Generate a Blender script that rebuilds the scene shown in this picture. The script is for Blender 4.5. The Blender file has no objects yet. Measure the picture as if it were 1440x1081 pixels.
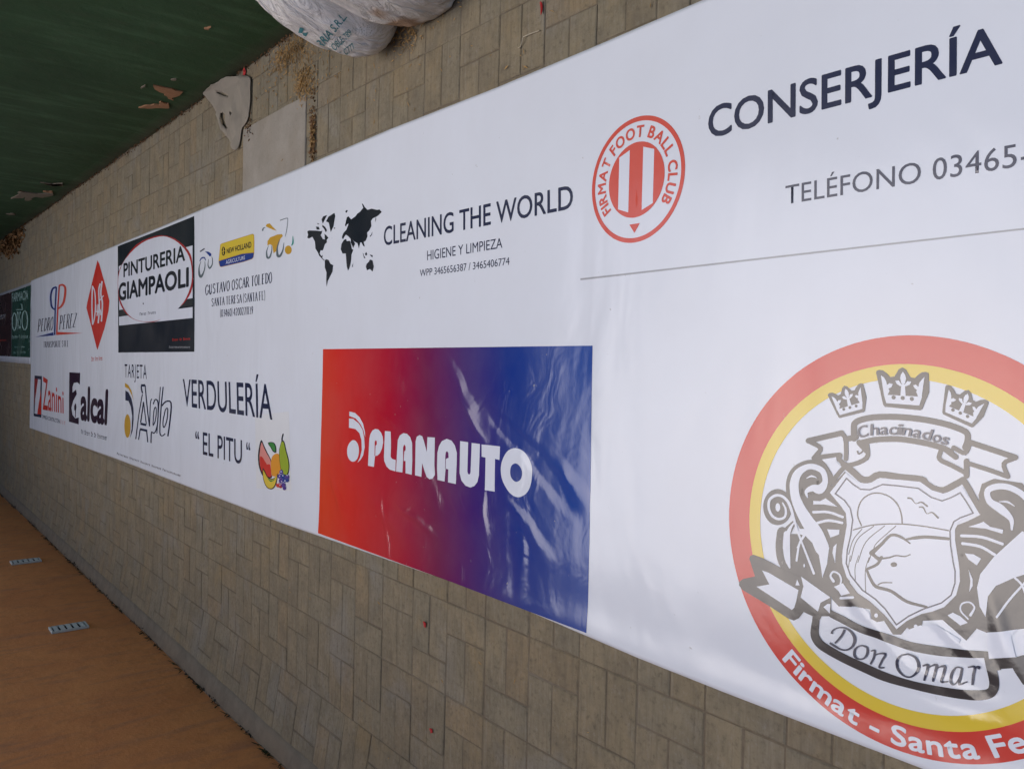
import bpy, bmesh, math, random
import numpy as np
from mathutils import Vector, Matrix, noise
from mathutils.geometry import tessellate_polygon
from mathutils.bvhtree import BVHTree
R = math.radians
random.seed(11)
scn = bpy.context.scene
col = scn.collection

# ------------------------------------------------------------------ camera
F, CU, CV, H = 1150.0, 720.0, 540.5, 1.492          # focal in photo pixels, centre, lens height
_y = Vector((50.5 / F, 931.0 / F, 1.0)).normalized()  # walkway axis seen from the camera (right, up, forward)
_x = Vector((1.0, -0.025, -(0.0439 - 0.025 * 0.8096)))
_x = (_x - _y * _x.dot(_y)).normalized()
_z = Vector((_x.y * -_y.z - -_x.z * _y.y, -_x.z * _y.x - _x.x * -_y.z, _x.x * _y.y - _x.y * _y.x)).normalized()
# world components of the camera's right / up / forward
RT = Vector((_x.x, _y.x, _z.x)); UP = Vector((_x.y, _y.y, _z.y)); FW = Vector((_x.z, _y.z, -_z.z))
if FW.dot(Vector((0, 1, -1))) < 0: FW = -FW
FW = UP.cross(RT); FW.normalize()
UP = RT.cross(FW); UP.normalize()
cam_d = bpy.data.cameras.new("camera"); cam = bpy.data.objects.new("camera", cam_d); col.objects.link(cam)
cx_, cy_, cz_ = -UP, RT, -FW                         # the phone was held turned a quarter round
cam.matrix_world = Matrix(((cx_.x, cy_.x, cz_.x, 0), (cx_.y, cy_.y, cz_.y, 0), (cx_.z, cy_.z, cz_.z, H), (0, 0, 0, 1)))
cam_d.sensor_fit = 'HORIZONTAL'; cam_d.sensor_width = 36; cam_d.lens = 36 * F / 1440
cam_d.clip_start = 0.05; cam_d.clip_end = 500
scn.camera = cam
EYE = Vector((0, 0, H))

def ray(u, v):
    return (FW + RT * ((CV - v) / F) + UP * ((CU - u) / F)).normalized()
def at(u, v, z=0.0):                                  # where a measured point lies on the level z
    d = ray(u, v); t = (z - H) / d.z
    return Vector((d.x * t, d.y * t))
def at_x(u, v, X):                                    # where a measured point lies on the wall plane x = X
    d = ray(u, v); t = X / d.x
    return EYE + d * t

# ------------------------------------------------------------------ sky, sun, exposure
w = bpy.data.worlds.new("World"); scn.world = w; w.use_nodes = True
nt = w.node_tree; nt.nodes.clear()
sky = nt.nodes.new('ShaderNodeTexSky'); sky.sky_type = 'NISHITA'; sky.sun_disc = False
bg = nt.nodes.new('ShaderNodeBackground'); wo = nt.nodes.new('ShaderNodeOutputWorld')
nt.links.new(sky.outputs[0], bg.inputs[0]); nt.links.new(bg.outputs[0], wo.inputs[0])
d = ray(1290, 700); SUND = Vector((d.x, d.y, -d.z)).normalized()   # mirror direction of the glare on the vinyl
sky.sun_elevation = math.asin(SUND.z); sky.sun_rotation = math.atan2(SUND.x, SUND.y)
sky.air_density = 1.0; sky.dust_density = 3.0; sky.ozone_density = 2.0
bg.inputs[1].default_value = 0.15
sun_d = bpy.data.lights.new("sun", 'SUN'); sun_d.energy = .5; sun_d.angle = R(44); sun_d.color = (1.0, .985, .96)
sun = bpy.data.objects.new("sun", sun_d); col.objects.link(sun)
sun.rotation_euler = (-SUND).to_track_quat('-Z', 'Y').to_euler(); sun.location = (0, 0, 9)
scn.view_settings.view_transform = 'Standard'; scn.view_settings.look = 'None'
scn.view_settings.exposure = 0.5; scn.view_settings.gamma = 1
scn.view_settings.use_curve_mapping = False

# ------------------------------------------------------------------ helpers
def tag(o, label=None, cat=None, group=None, kind=None):
    if label: o['label'] = label
    if cat: o['category'] = cat
    if group: o['group'] = group
    if kind: o['kind'] = kind
    return o
def link_mesh(name, verts, faces, mats, parent=None, fm=None, smooth=False):
    me = bpy.data.meshes.new(name); me.from_pydata([tuple(v) for v in verts], [], faces)
    for m in (mats if isinstance(mats, (list, tuple)) else [mats]): me.materials.append(m)
    if fm is not None: me.polygons.foreach_set('material_index', fm)
    if smooth: me.polygons.foreach_set('use_smooth', [True] * len(me.polygons))
    me.update()
    o = bpy.data.objects.new(name, me); col.objects.link(o)
    if parent: o.parent = parent
    return o
def link_bm(name, bm, mat, parent=None, smooth=False):
    me = bpy.data.meshes.new(name); bm.to_mesh(me); bm.free(); me.materials.append(mat)
    if smooth: me.polygons.foreach_set('use_smooth', [True] * len(me.polygons))
    o = bpy.data.objects.new(name, me); col.objects.link(o)
    if parent: o.parent = parent
    return o
def empty(name, loc=(0, 0, 0)):
    o = bpy.data.objects.new(name, None); col.objects.link(o); o.location = loc; o.empty_display_size = .1
    return o
def box_bm(bm, x0, x1, y0, y1, z0, z1, bev=0.0, M=None):
    r = bmesh.ops.create_cube(bm, size=1)
    vs = r['verts']
    for v in vs:
        v.co = Vector((x0 + (v.co.x + .5) * (x1 - x0), y0 + (v.co.y + .5) * (y1 - y0), z0 + (v.co.z + .5) * (z1 - z0)))
    if bev:
        es = list({e for v in vs for e in v.link_edges})
        r2 = bmesh.ops.bevel(bm, geom=es, offset=bev, segments=1, affect='EDGES', profile=.5)
        vs = r2['verts']
    if M is not None: bmesh.ops.transform(bm, matrix=M, verts=list(vs))
    return vs

# ------------------------------------------------------------------ node helpers
class N:
    def __init__(s, mat): s.t = mat.node_tree; s.n = s.t.nodes; s.l = s.t.links
    def new(s, ty, **kw):
        n = s.n.new(ty)
        for k, v in kw.items(): setattr(n, k, v)
        return n
    def put(s, inp, v):
        if hasattr(v, 'node'): s.l.new(v, inp)
        elif isinstance(v, (tuple, list)) and len(v) == 3 and inp.type == 'RGBA': inp.default_value = (*v, 1)
        else: inp.default_value = v
    def math(s, op, a, b=0.0, c=None, clamp=False):
        n = s.new('ShaderNodeMath', operation=op, use_clamp=clamp); s.put(n.inputs[0], a); s.put(n.inputs[1], b)
        if c is not None: s.put(n.inputs[2], c)
        return n.outputs[0]
    def mix(s, f, a, b, mode='MIX'):
        n = s.new('ShaderNodeMix', data_type='RGBA', blend_type=mode); n.clamp_factor = True
        s.put(n.inputs[0], f); s.put(n.inputs[6], a); s.put(n.inputs[7], b); return n.outputs[2]
    def pos(s): return s.new('ShaderNodeNewGeometry').outputs['Position']
    def mapping(s, v, scale=(1, 1, 1), rot=(0, 0, 0), loc=(0, 0, 0)):
        n = s.new('ShaderNodeMapping'); s.put(n.inputs[0], v); n.inputs['Scale'].default_value = scale
        n.inputs['Rotation'].default_value = rot; n.inputs['Location'].default_value = loc; return n.outputs[0]
    def noise(s, v, scale, detail=4, rough=.55, dist=0.0):
        n = s.new('ShaderNodeTexNoise'); s.put(n.inputs['Vector'], v); n.inputs['Scale'].default_value = scale
        n.inputs['Detail'].default_value = detail; n.inputs['Roughness'].default_value = rough
        n.inputs['Distortion'].default_value = dist; return n.outputs['Fac']
    def voro(s, v, scale, feat='F1', rnd=1.0):
        n = s.new('ShaderNodeTexVoronoi', feature=feat); s.put(n.inputs['Vector'], v); n.inputs['Scale'].default_value = scale
        n.inputs['Randomness'].default_value = rnd; return n.outputs['Distance']
    def ramp(s, f, stops, interp='LINEAR'):
        n = s.new('ShaderNodeValToRGB'); s.put(n.inputs[0], f); cr = n.color_ramp; cr.interpolation = interp
        while len(cr.elements) < len(stops): cr.elements.new(.5)
        for e, (p, c) in zip(cr.elements, stops):
            e.position = p; e.color = (*c, 1) if len(c) == 3 else c
        return n.outputs[0]
    def rng(s, f, a, b, c=0.0, d=1.0):
        n = s.new('ShaderNodeMapRange'); s.put(n.inputs[0], f)
        n.inputs[1].default_value = a; n.inputs[2].default_value = b; n.inputs[3].default_value = c; n.inputs[4].default_value = d
        return n.outputs[0]
    def bump(s, h, dist=.01, strength=1.0, normal=None):
        n = s.new('ShaderNodeBump'); s.put(n.inputs['Height'], h); n.inputs['Distance'].default_value = dist
        n.inputs['Strength'].default_value = strength
        if normal is not None: s.l.new(normal, n.inputs['Normal'])
        return n.outputs[0]
def material(name, base=(.5, .5, .5), rough=.8, spec=.5):
    m = bpy.data.materials.new(name); m.use_nodes = True
    b = m.node_tree.nodes['Principled BSDF']; k = N(m)
    k.put(b.inputs['Base Color'], base); k.put(b.inputs['Roughness'], rough); b.inputs['Specular IOR Level'].default_value = spec
    return m, k, b
def g3(v): return (v, v, v)

# vinyl: every print shares the relief of the sheet it is printed on
FOLDS = [(621, 494, 685, 617, .03, .42), (673, 558, 828, 725, .035, -.40), (649, 562, 681, 613, .012, .22), (685, 693, 684, 740, .016, .22), (561, 705, 621, 756, .016, .34),
         (716, 697, 772, 788, .024, .24), (788, 645, 832, 725, .034, .22), (565, 609, 521, 565, .014, .18), (466, 661, 486, 725, .03, .28), (540, 690, 552, 800, .014, .16), (600, 640, 640, 720, .03, -.2), (480, 600, 500, 690, .05, .3), (520, 690, 600, 790, .05, .3), (540, 500, 590, 600, .06, .35), (735, 740, 740, 830, .02, .1),
                  (1222, 872, 1300, 962, .014, .16), (1285, 935, 1405, 990, .012, .20), (1322, 872, 1400, 940, .012, .18), (1190, 830, 1255, 905, .02, .12), (1395, 840, 1440, 960, .02, .16), (1270, 985, 1420, 1020, .014, .16)]
def vinyl_group():
    g = bpy.data.node_groups.new('vinyl_relief', 'ShaderNodeTree')
    g.interface.new_socket('Normal', in_out='OUTPUT', socket_type='NodeSocketVector')
    g.interface.new_socket('Grime', in_out='OUTPUT', socket_type='NodeSocketFloat')
    class _M: node_tree = g
    k = N(_M); out = k.new('NodeGroupOutput')
    p = k.pos()
    sep = k.new('ShaderNodeSeparateXYZ'); k.l.new(p, sep.inputs[0])
    X, Y = sep.outputs[0], sep.outputs[1]
    # soft long undulations
    h1 = k.noise(k.mapping(p, (1.1, 2.6, 1)), 1.0, 3, .5, .6)
    # bent, crumpled relief
    warp = k.new('ShaderNodeVectorMath', operation='MULTIPLY_ADD')
    nz = k.new('ShaderNodeTexNoise'); k.l.new(p, nz.inputs['Vector']); nz.inputs['Scale'].default_value = 3.0
    k.l.new(nz.outputs['Color'], warp.inputs[0]); warp.inputs[1].default_value = (.35, .35, 0); k.l.new(p, warp.inputs[2])
    # where the sheet is crumpled most: the near logo poster and a little of its neighbours
    m = k.math('MULTIPLY', k.rng(Y, 1.35, 1.75), k.rng(Y, 3.1, 2.75))
    m = k.math('MULTIPLY', m, k.rng(X, .12, -.05))
    m = k.math('MAXIMUM', m, k.math('MULTIPLY', k.rng(k.noise(p, .9, 2), .5, .65), .22))
    h = k.math('MULTIPLY', h1, .6)
    n5 = k.noise(k.mapping(warp.outputs[0], (4, 6, 1), (0, 0, .7)), 1.0, 3, .5, 1.0)
    h = k.math('ADD', h, k.math('MULTIPLY', k.math('MULTIPLY', n5, m), .27))
    # narrow ripples across the sheet, left from the roll
    r_ = k.noise(k.mapping(p, (.5, 14, 1)), 1.0, 2, .5, .2)
    h = k.math('ADD', h, k.math('MULTIPLY', r_, .035))
    b1 = k.bump(h, .013, 1.0)
    fine = k.noise(k.mapping(p, (1, 1, 1)), 45, 3, .6)
    b2 = k.bump(fine, .0004, .5, b1)
    k.l.new(b2, out.inputs[0])
    gr = k.noise(p, 2.3, 5, .6)
    k.l.new(k.math('ADD', k.rng(gr, .35, .75), k.math('MULTIPLY', k.rng(fine, .735, .775), 5.0)), out.inputs[1])
    return g
VG = vinyl_group()
def vinyl(name, color, rough=.2, color_socket=None, fade=0.0):
    m, k, b = material(name, color, rough, .38 if min(color) > .7 else .5)
    g = k.new('ShaderNodeGroup'); g.node_tree = VG
    k.l.new(g.outputs[0], b.inputs['Normal'])
    c = color_socket(k) if color_socket else color
    c2 = k.mix(k.math('MULTIPLY', g.outputs[1], .10), c, (.36, .35, .33))
    k.l.new(c2, b.inputs['Base Color'])
    k.l.new(k.rng(g.outputs[1], 0, 1, rough * .7, rough * 1.1), b.inputs['Roughness'])
    return m

# ------------------------------------------------------------------ surface materials
def brick_material():
    m, k, b = material('paver_concrete', (.2, .18, .15), .9, .25)
    p = k.pos()
    oi = k.new('ShaderNodeObjectInfo'); geo = k.new('ShaderNodeNewGeometry')
    r = k.math('FRACT', k.math('ADD', oi.outputs['Random'], k.math('MULTIPLY', geo.outputs['Random Per Island'], 7.31)))
    tint = k.ramp(r, [(0, (.246, .202, .128)), (.3, (.260, .215, .139)), (.55, (.244, .211, .144)), (.8, (.230, .191, .125)), (1, (.275, .213, .128))])
    n1 = k.noise(p, 9, 6, .65); n2 = k.noise(p, 60, 4, .7); n3 = k.noise(p, 3.2, 4, .6, .5)
    c = k.mix(k.rng(n1, .38, .72), tint, k.mix(.5, tint, (.10, .088, .07)))
    c = k.mix(k.math('MULTIPLY', k.rng(n3, .56, .72), .5), c, (.29, .21, .10))
    c = k.mix(k.math('MULTIPLY', k.rng(n3, .45, .28), .5), c, (.24, .235, .215))
    c = k.mix(k.math('MULTIPLY', k.rng(n2, .55, .75), .35), c, (.32, .30, .26))
    c = k.mix(k.math('MULTIPLY', k.rng(n2, .46, .3), .5), c, (.075, .065, .05))
    st = k.noise(k.mapping(p, (7, 85, 1)), 1, 5, .65, .3)
    c = k.mix(k.math('MULTIPLY', k.rng(st, .5, .68), .42), c, (.125, .105, .075))
    st2 = k.noise(k.mapping(p, (5, 50, 1), (0, 0, 0), (3, 9, 0)), 1, 5, .65, .3)
    c = k.mix(k.math('MULTIPLY', k.rng(st2, .55, .7), .35), c, (.30, .265, .20))
    blot = k.noise(p, 17, 5, .7, .4)
    c = k.mix(k.math('MULTIPLY', k.rng(blot, .55, .72), .45), c, (.11, .09, .065))
    k.l.new(c, b.inputs['Base Color'])
    h = k.math('ADD', k.math('MULTIPLY', n2, .6), k.noise(p, 180, 3, .7))
    k.l.new(k.bump(h, .0018, .8), b.inputs['Normal'])
    return m
def soil_material():
    m, k, b = material('joint_soil', (.09, .07, .05), .98, .1)
    p = k.pos(); n = k.noise(p, 40, 5, .7); n2 = k.noise(p, 5, 4)
    c = k.mix(n, (.105, .085, .060), (.22, .18, .13)); c = k.mix(k.rng(n2, .5, .7), c, (.20, .17, .13))
    k.l.new(c, b.inputs['Base Color']); k.l.new(k.bump(n, .006, 1), b.inputs['Normal']); return m
def wall_material(name, c0, c1, c2, dirt, scale=1.0, rough=.75, soil_h=.12):
    m, k, b = material(name, c0, rough, .3)
    p = k.pos(); sep = k.new('ShaderNodeSeparateXYZ'); k.l.new(p, sep.inputs[0])
    n1 = k.noise(p, 1.7 * scale, 6, .62, .5); n2 = k.noise(p, 14, 5, .65); n3 = k.noise(k.mapping(p, (1, 5, 1)), 2.4, 4, .6, .3)
    c = k.mix(k.rng(n1, .35, .65), c0, c1); c = k.mix(k.math('MULTIPLY', k.rng(n3, .52, .72), .8), c, c2)
    c = k.mix(k.math('MULTIPLY', k.rng(n2, .58, .75), .35), c, c1)
    hz = k.math('ADD', k.rng(sep.outputs[2], 0, soil_h, 1, 0), k.math('MULTIPLY', k.math('SUBTRACT', n2, .5), 1.1))
    c = k.mix(k.math('MULTIPLY', hz, .75, clamp=True), c, dirt)
    sp = k.noise(p, 120, 2, .7); c = k.mix(k.math('MULTIPLY', k.rng(sp, .66, .74), .5), c, dirt)
    k.l.new(c, b.inputs['Base Color'])
    h = k.math('ADD', k.math('MULTIPLY', k.noise(p, 7, 6, .6), 1.0), k.math('MULTIPLY', k.noise(p, 70, 4, .7), .22))
    k.l.new(k.bump(h, .008, .8), b.inputs['Normal']); return m
def concrete_material(name, a, bcol, scale=1):
    m, k, b = material(name, a, .92, .2)
    p = k.pos(); n1 = k.noise(p, 7 * scale, 6, .65); n2 = k.noise(p, 90, 4, .7); n3 = k.noise(p, 2.5, 3)
    c = k.mix(k.rng(n1, .35, .7), a, bcol); c = k.mix(k.math('MULTIPLY', k.rng(n2, .6, .75), .5), c, (.08, .07, .055))
    c = k.mix(k.math('MULTIPLY', k.rng(n3, .5, .7), .4), c, (.24, .19, .13))
    k.l.new(c, b.inputs['Base Color']); k.l.new(k.bump(k.math('ADD', n1, k.math('MULTIPLY', n2, .4)), .004, .7), b.inputs['Normal']); return m
def plain(name, colr, rough=.8, var=.25, sc=30, bump=.001):
    m, k, b = material(name, colr, rough, .3)
    p = k.pos(); n = k.noise(p, sc, 4, .6)
    dk = tuple(c * (1 - var) for c in colr); lt = tuple(min(1, c * (1 + var)) for c in colr)
    k.l.new(k.mix(n, dk, lt), b.inputs['Base Color']); k.l.new(k.bump(n, bump, .6), b.inputs['Normal']); return m

M_BRICK = brick_material(); M_SOIL = soil_material()
M_GREEN = wall_material('dark_green_paint', (.021, .056, .020), (.031, .078, .030), (.055, .120, .055), (.060, .050, .034), soil_h=.10)
M_ORANGE = wall_material('orange_brown_paint', (.76, .325, .112), (.68, .275, .096), (.52, .235, .115), (.15, .09, .055), scale=1.6, rough=.8, soil_h=.05)
M_SLAB = concrete_material('pale_concrete', (.34, .31, .265), (.27, .245, .205))
M_EDGE = concrete_material('edging_concrete', (.215, .185, .14), (.15, .13, .10), 2)
M_GREYWALL = concrete_material('grey_render', (.12, .115, .10), (.09, .085, .075))

# ================================================================== SETTING
RX, LX = 1.42, -1.738                                   # foot of the green wall, foot of the orange wall
KX = -1.363                                             # crease where the paving starts to rise
SL = R(8.0)                                             # slope of the strip beside the orange wall
gnd = link_mesh('ground', [(-60, -60, -.12), (60, -60, -.12), (60, 80, -.12), (-60, 80, -.12)], [(0, 1, 2, 3)], M_SOIL)
tag(gnd, kind='structure')

def strip_z(x):                                         # height of the walking surface
    return 0.0 if x >= KX else (KX - x) * math.tan(SL)
# soil bed in the joints
pv, pf = [], []
xs = [LX - .02, KX - .2, KX, -1.0, -.5, 0, .5, 1.0, RX + .02]
ys = [-2 + i * .5 for i in range(34)]
for y in ys:
    for x in xs: pv.append((x, y, strip_z(x) - .0032 + .0015 * noise.noise((x * 3, y * 3, 0))))
for j in range(len(ys) - 1):
    for i in range(len(xs) - 1):
        a = j * len(xs) + i; pf.append((a, a + 1, a + 1 + len(xs), a + len(xs)))
pave = link_mesh('pavement', pv, pf, M_SOIL); tag(pave, kind='structure')

# pavers: columns 20 cm wide; in each column one brick lies along the walkway, then two stand across it
U = .1; R0 = 1.035; Y0 = at(702, 70).y
LBAN = lambda y: -.765 - .006 * y                       # rough edges of the banner, to leave out what it hides
RBAN = lambda y: .775 - .006 * y
SLAB = (.70, 1.13, 3.235, 3.985)
def brick_mesh(name, lx, ly, h=.05, ch=.0026, seed=0):
    rnd = random.Random(seed); g = .0012
    a, b_ = lx / 2 - g, ly / 2 - g
    def ring(ax, bx, z): return [(-ax, -bx, z), (ax, -bx, z), (ax, bx, z), (-ax, bx, z)]
    r0 = ring(a, b_, -h); r1 = ring(a, b_, -ch * 1.1); r2 = ring(a - ch, b_ - ch, 0)
    # worn corners
    r2 = [(x * (1 - rnd.uniform(0, .02)), y * (1 - rnd.uniform(0, .02)), z - rnd.uniform(0, .0012)) for x, y, z in r2]
    v = r0 + r1 + r2; f = []
    for k in range(2):
        for i in range(4):
            j = (i + 1) % 4; f.append((k * 4 + i, k * 4 + j, k * 4 + 4 + j, k * 4 + 4 + i))
    f.append((8, 9, 10, 11))
    me = bpy.data.meshes.new(name); me.from_pydata(v, [], f); me.materials.append(M_BRICK); me.update()
    return me
along = [brick_mesh('brick_along', U, 2.035 * U, seed=s) for s in range(4)]      # long side along y
across = [brick_mesh('brick_across', 2 * U, 1.0175 * U, seed=s + 9) for s in range(4)]
bricks = []
def add_brick(x, y, w_, l_):                            # centre, size in x, size in y
    x0, x1 = x - w_ / 2, x + w_ / 2
    if x1 > RX - .01: x1 = RX - .01
    if x0 > RX - .03 or x1 - x0 < .02: return
    if x0 > LBAN(y) + .12 and x1 < RBAN(y) - .14 and 0.2 < y < 9.5: return
    bricks.append(((x0 + x1) / 2, y, x1 - x0, l_))
ncol0 = -12
for c in range(ncol0, 92):
    yc = Y0 + (c + .5) * .2035
    if yc < -.9 or yc > 14.3: continue
    typ = c % 2                                          # 0: one along first, 1: two across first (towards -x)
    wob = random.uniform(-.003, .003)
    k = 0; x = R0 + 2 * .3; 
    # start from +x side, going towards -x, period 30 cm
    while x > KX + .02:
        if typ == 0:
            add_brick(x - .05, yc, .1, .2)
            add_brick(x - .2, yc - .0509, .2, .1); add_brick(x - .2, yc + .0509, .2, .1)
        else:
            add_brick(x - .1, yc - .0509, .2, .1); add_brick(x - .1, yc + .0509, .2, .1)
            add_brick(x - .25, yc, .1, .2)
        x -= .3
# the rising strip, two brick lengths and a bit wide
for c in range(ncol0, 92):
    yc = Y0 + (c + .5) * .2035 + .06
    if yc < -.9 or yc > 14.3: continue
    if c % 2 == 0:
        for s0, w_, parts in ((.0, .1, 1), (.1, .2, 2)):
            for q in range(parts): bricks.append((KX - s0 - w_ / 2, yc + (0 if parts == 1 else (-.0509, .0509)[q]), w_, .2 if parts == 1 else .1))
    else:
        for s0, w_, parts in ((.0, .2, 2), (.2, .1, 1)):
            for q in range(parts): bricks.append((KX - s0 - w_ / 2, yc + (0 if parts == 1 else (-.0509, .0509)[q]), w_, .2 if parts == 1 else .1))
def pix(x, y, z=0.0):
    dv = Vector((x, y, z - H)); f_ = dv.dot(FW)
    if f_ < .05: return (-9999, -9999)
    return (CU - F * dv.dot(UP) / f_, CV - F * dv.dot(RT) / f_)
def visible(bk):
    u, v = pix(bk[0], bk[1]); return -5 < u < 1450 and -12 < v < 1095
hid = lambda bk: (bk[0] - bk[2] / 2 > LBAN(bk[1]) + .005 and bk[0] + bk[2] / 2 < RBAN(bk[1]) - .01 and bk[1] < 9.6)
vis = sorted([b for b in bricks if visible(b) and not hid(b)], key=lambda b: b[1] - (0 if abs(b[2] - b[3]) < .02 else 0))
first = set(id(b) for b in vis[:296])
rest_v, rest_f = [], []
for b in bricks:
    x, y, w_, l_ = b
    z = strip_z(x) + random.uniform(-.0016, .0010)
    rx, ry, rz = random.uniform(-.006, .006), random.uniform(-.006, .006), random.uniform(-.012, .012)
    if x < KX: ry -= -SL
    src = random.choice(along) if l_ > .15 else random.choice(across)
    sx = w_ / (.1 if l_ > .15 else .2)
    if id(b) in first:
        o = bpy.data.objects.new('brick', src); col.objects.link(o); o.parent = pave
        o.location = (x + random.uniform(-.001, .001), y + random.uniform(-.001, .001), z); o.rotation_euler = (rx, ry, rz); o.scale = (sx * .998, 1, 1)
    else:
        M = Matrix.Translation((x, y, z)) @ Matrix.Rotation(rz, 4, 'Z') @ Matrix.Rotation(ry, 4, 'Y') @ Matrix.Rotation(rx, 4, 'X') @ Matrix.Diagonal((sx * .998, 1, 1, 1))
        n0 = len(rest_v); rest_v += [M @ v.co for v in src.vertices]
        rest_f += [tuple(n0 + i for i in p.vertices) for p in src.polygons]
o = link_mesh('paving_bricks', rest_v, rest_f, M_BRICK, pave); tag(o, kind='stuff')

# smooth concrete edging where the paving meets the orange wall
ev, ef = [], []
n = 260
for i in range(n):
    y = -1 + i * 15.4 / (n - 1)
    j = .010 * noise.noise((y * 1.6, 3, 0)) + .008 * noise.noise((y * 7, 9, 0))
    xi = KX - .262 + j * .6; z = strip_z(KX - .262) + .001
    xo = LX + .012 + .012 * noise.noise((y * 3.3, 5, 1)) + .006 * noise.noise((y * 17, 5, 1))
    ev += [(xi + .004, y, z - .012), (xi, y, z + .003), (xi - .03, y, z + .008 + j * .3), (xo + .012, y, strip_z(xo) + .010 + j * .4), (xo, y, strip_z(xo) - .004), (xo - .006, y, -.02)]
for i in range(n - 1):
    for k in range(5): a = i * 6 + k; ef.append((a, a + 6, a + 7, a + 1))
link_mesh('concrete_edging', ev, ef, M_EDGE, pave, smooth=True)

# walls
def wall_sheet(name, X, sign, y0, y1, z0, z1, mat, ny=140, nz=24, foot=.0):
    v, f = [], []
    for j in range(nz + 1):
        z = z0 + (z1 - z0) * (j / nz) ** 1.6
        for i in range(ny + 1):
            y = y0 + (y1 - y0) * i / ny
            dx = .006 * noise.noise((y * .8, z * .8, X)) + .0025 * noise.noise((y * 4, z * 4, X))
            if z < .06: dx += foot * (1 - max(z, 0) / .06) * (.5 + noise.noise((y * 4, 0, X)))
            v.append((X - sign * dx, y, z))
    for j in range(nz):
        for i in range(ny):
            a = j * (ny + 1) + i; q = (a, a + 1, a + ny + 2, a + ny + 1); f.append(q if sign > 0 else q[::-1])
    m0 = len(v); th = .22 * sign                         # back, top and ends give the wall its thickness
    v += [(X + th, y0, z0), (X + th, y1, z0), (X + th, y0, z1), (X + th, y1, z1), (X, y0, z0), (X, y1, z0), (X, y0, z1), (X, y1, z1)]
    f += [(m0, m0 + 1, m0 + 3, m0 + 2), (m0 + 6, m0 + 7, m0 + 3, m0 + 2), (m0 + 4, m0, m0 + 2, m0 + 6), (m0 + 5, m0 + 1, m0 + 3, m0 + 7)]
    return link_mesh(name, v, f, mat)
gw = wall_sheet('plastered_wall', RX, 1, -1.5, 14.5, -.1, 3.2, M_GREEN, foot=.012)
tag(gw, 'dark green painted wall with peeling patches, behind the white sacks', 'wall')
ow = wall_sheet('plastered_wall', LX, -1, -1.5, 14.5, -.1, 3.7, M_ORANGE, foot=.004)
tag(ow, 'orange brown painted wall with two small slotted air vents', 'wall')
# unseen dark block added so the vinyl has something dark to reflect
M_ADDED_BLOCK = concrete_material('dark_render', (.085, .08, .07), (.06, .057, .05))
bm = bmesh.new(); box_bm(bm, -9, 9, 14.6, 22, -.1, 12.5)
for v in bm.verts: pass
fac = link_bm('added_block', bm, M_ADDED_BLOCK); tag(fac, 'tall dark block added out of view to darken the sheen of the vinyl', 'added_block')
M_PANE = plain('dark_glass', (.02, .025, .03), .15, .1)
for fl in range(4):  # openings on the added block, likewise out of view
    for cx in (-6.6, -4.0, -1.4, 1.2, 3.8, 6.4):
        bm = bmesh.new(); box_bm(bm, cx - .55, cx + .55, 14.54, 14.585, 2.2 + fl * 2.7, 3.5 + fl * 2.7, .01); wn = link_bm('added_window', bm, M_GREYWALL, fac)
        bm = bmesh.new(); box_bm(bm, cx - .47, cx + .47, 14.52, 14.536, 2.28 + fl * 2.7, 3.42 + fl * 2.7); link_bm('added_pane', bm, M_PANE, wn)

# flaking patches of bare plaster on the green wall (measured on the wall plane)
M_PATCH = plain('bare_plaster', (.36, .19, .10), .95, .35, 40, .002)
M_PATCH2 = plain('grey_plaster', (.20, .165, .12), .95, .3, 60, .002)
def wall_patch(pts, mat, X=RX, off=-.009):
    P = [at_x(u, v, X) for u, v in pts]
    P = [Vector((X + off, p.y, p.z)) for p in P]
    # break up the outline
    Q = []
    for i, p in enumerate(P):
        q = P[(i + 1) % len(P)]
        for t in (0, .33, .66):
            r_ = p.lerp(q, t); L = (q - p).length * .09
            Q.append(r_ + Vector((0, random.uniform(-L, L), random.uniform(-L, L))))
    tri = tessellate_polygon([[(q.y, q.z, 0) for q in Q]])
    m0 = len(Q); v = Q + [q + Vector((.014, 0, 0)) for q in Q]
    f = [tuple(t) for t in tri] + [(i, (i + 1) % m0, m0 + (i + 1) % m0, m0 + i) for i in range(m0)]
    return link_mesh('plaster_patch', v, f, mat, gw)
def z4(pts, ox, oy, s): return [(ox + x / s, oy + y / s) for x, y in pts]
wall_patch(z4([(865, 472), (930, 485), (1020, 510), (1000, 535), (965, 545), (975, 558), (940, 545), (925, 520), (880, 505)], 0, 0, 4), M_PATCH)
wall_patch(z4([(780, 600), (830, 588), (890, 582), (905, 565), (925, 575), (950, 578), (945, 603), (890, 600), (830, 604)], 0, 0, 4), M_PATCH)
wall_patch(z4([(790, 485), (815, 472), (812, 482), (795, 494)], 0, 0, 4), M_PATCH2)
wall_patch(z4([(1150, 155), (1185, 145), (1172, 160)], 0, 0, 4), M_PATCH)
wall_patch(z4([(960, 440), (990, 438), (990, 446), (965, 445)], 0, 0, 4), M_PATCH2)
wall_patch(z4([(225, 1022), (290, 1030), (350, 1030), (350, 1042), (290, 1044)], 0, 0, 4), M_PATCH2)
wall_patch(z4([(375, 240), (470, 255), (590, 250), (600, 270), (500, 278)], 0, 220, 6.76), M_PATCH2)
wall_patch(z4([(90, 385), (170, 350), (190, 320), (240, 335), (400, 350), (500, 345), (490, 370), (400, 385), (310, 375), (270, 415), (235, 410), (240, 380), (110, 400)], 0, 220, 6.76), M_PATCH2)
wall_patch(z4([(65, 540), (130, 535), (150, 550), (90, 552)], 0, 220, 6.76), M_PATCH2)
wall_patch(z4([(400, 325), (490, 328), (500, 342), (430, 335)], 0, 220, 6.76), M_PATCH)

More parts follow.
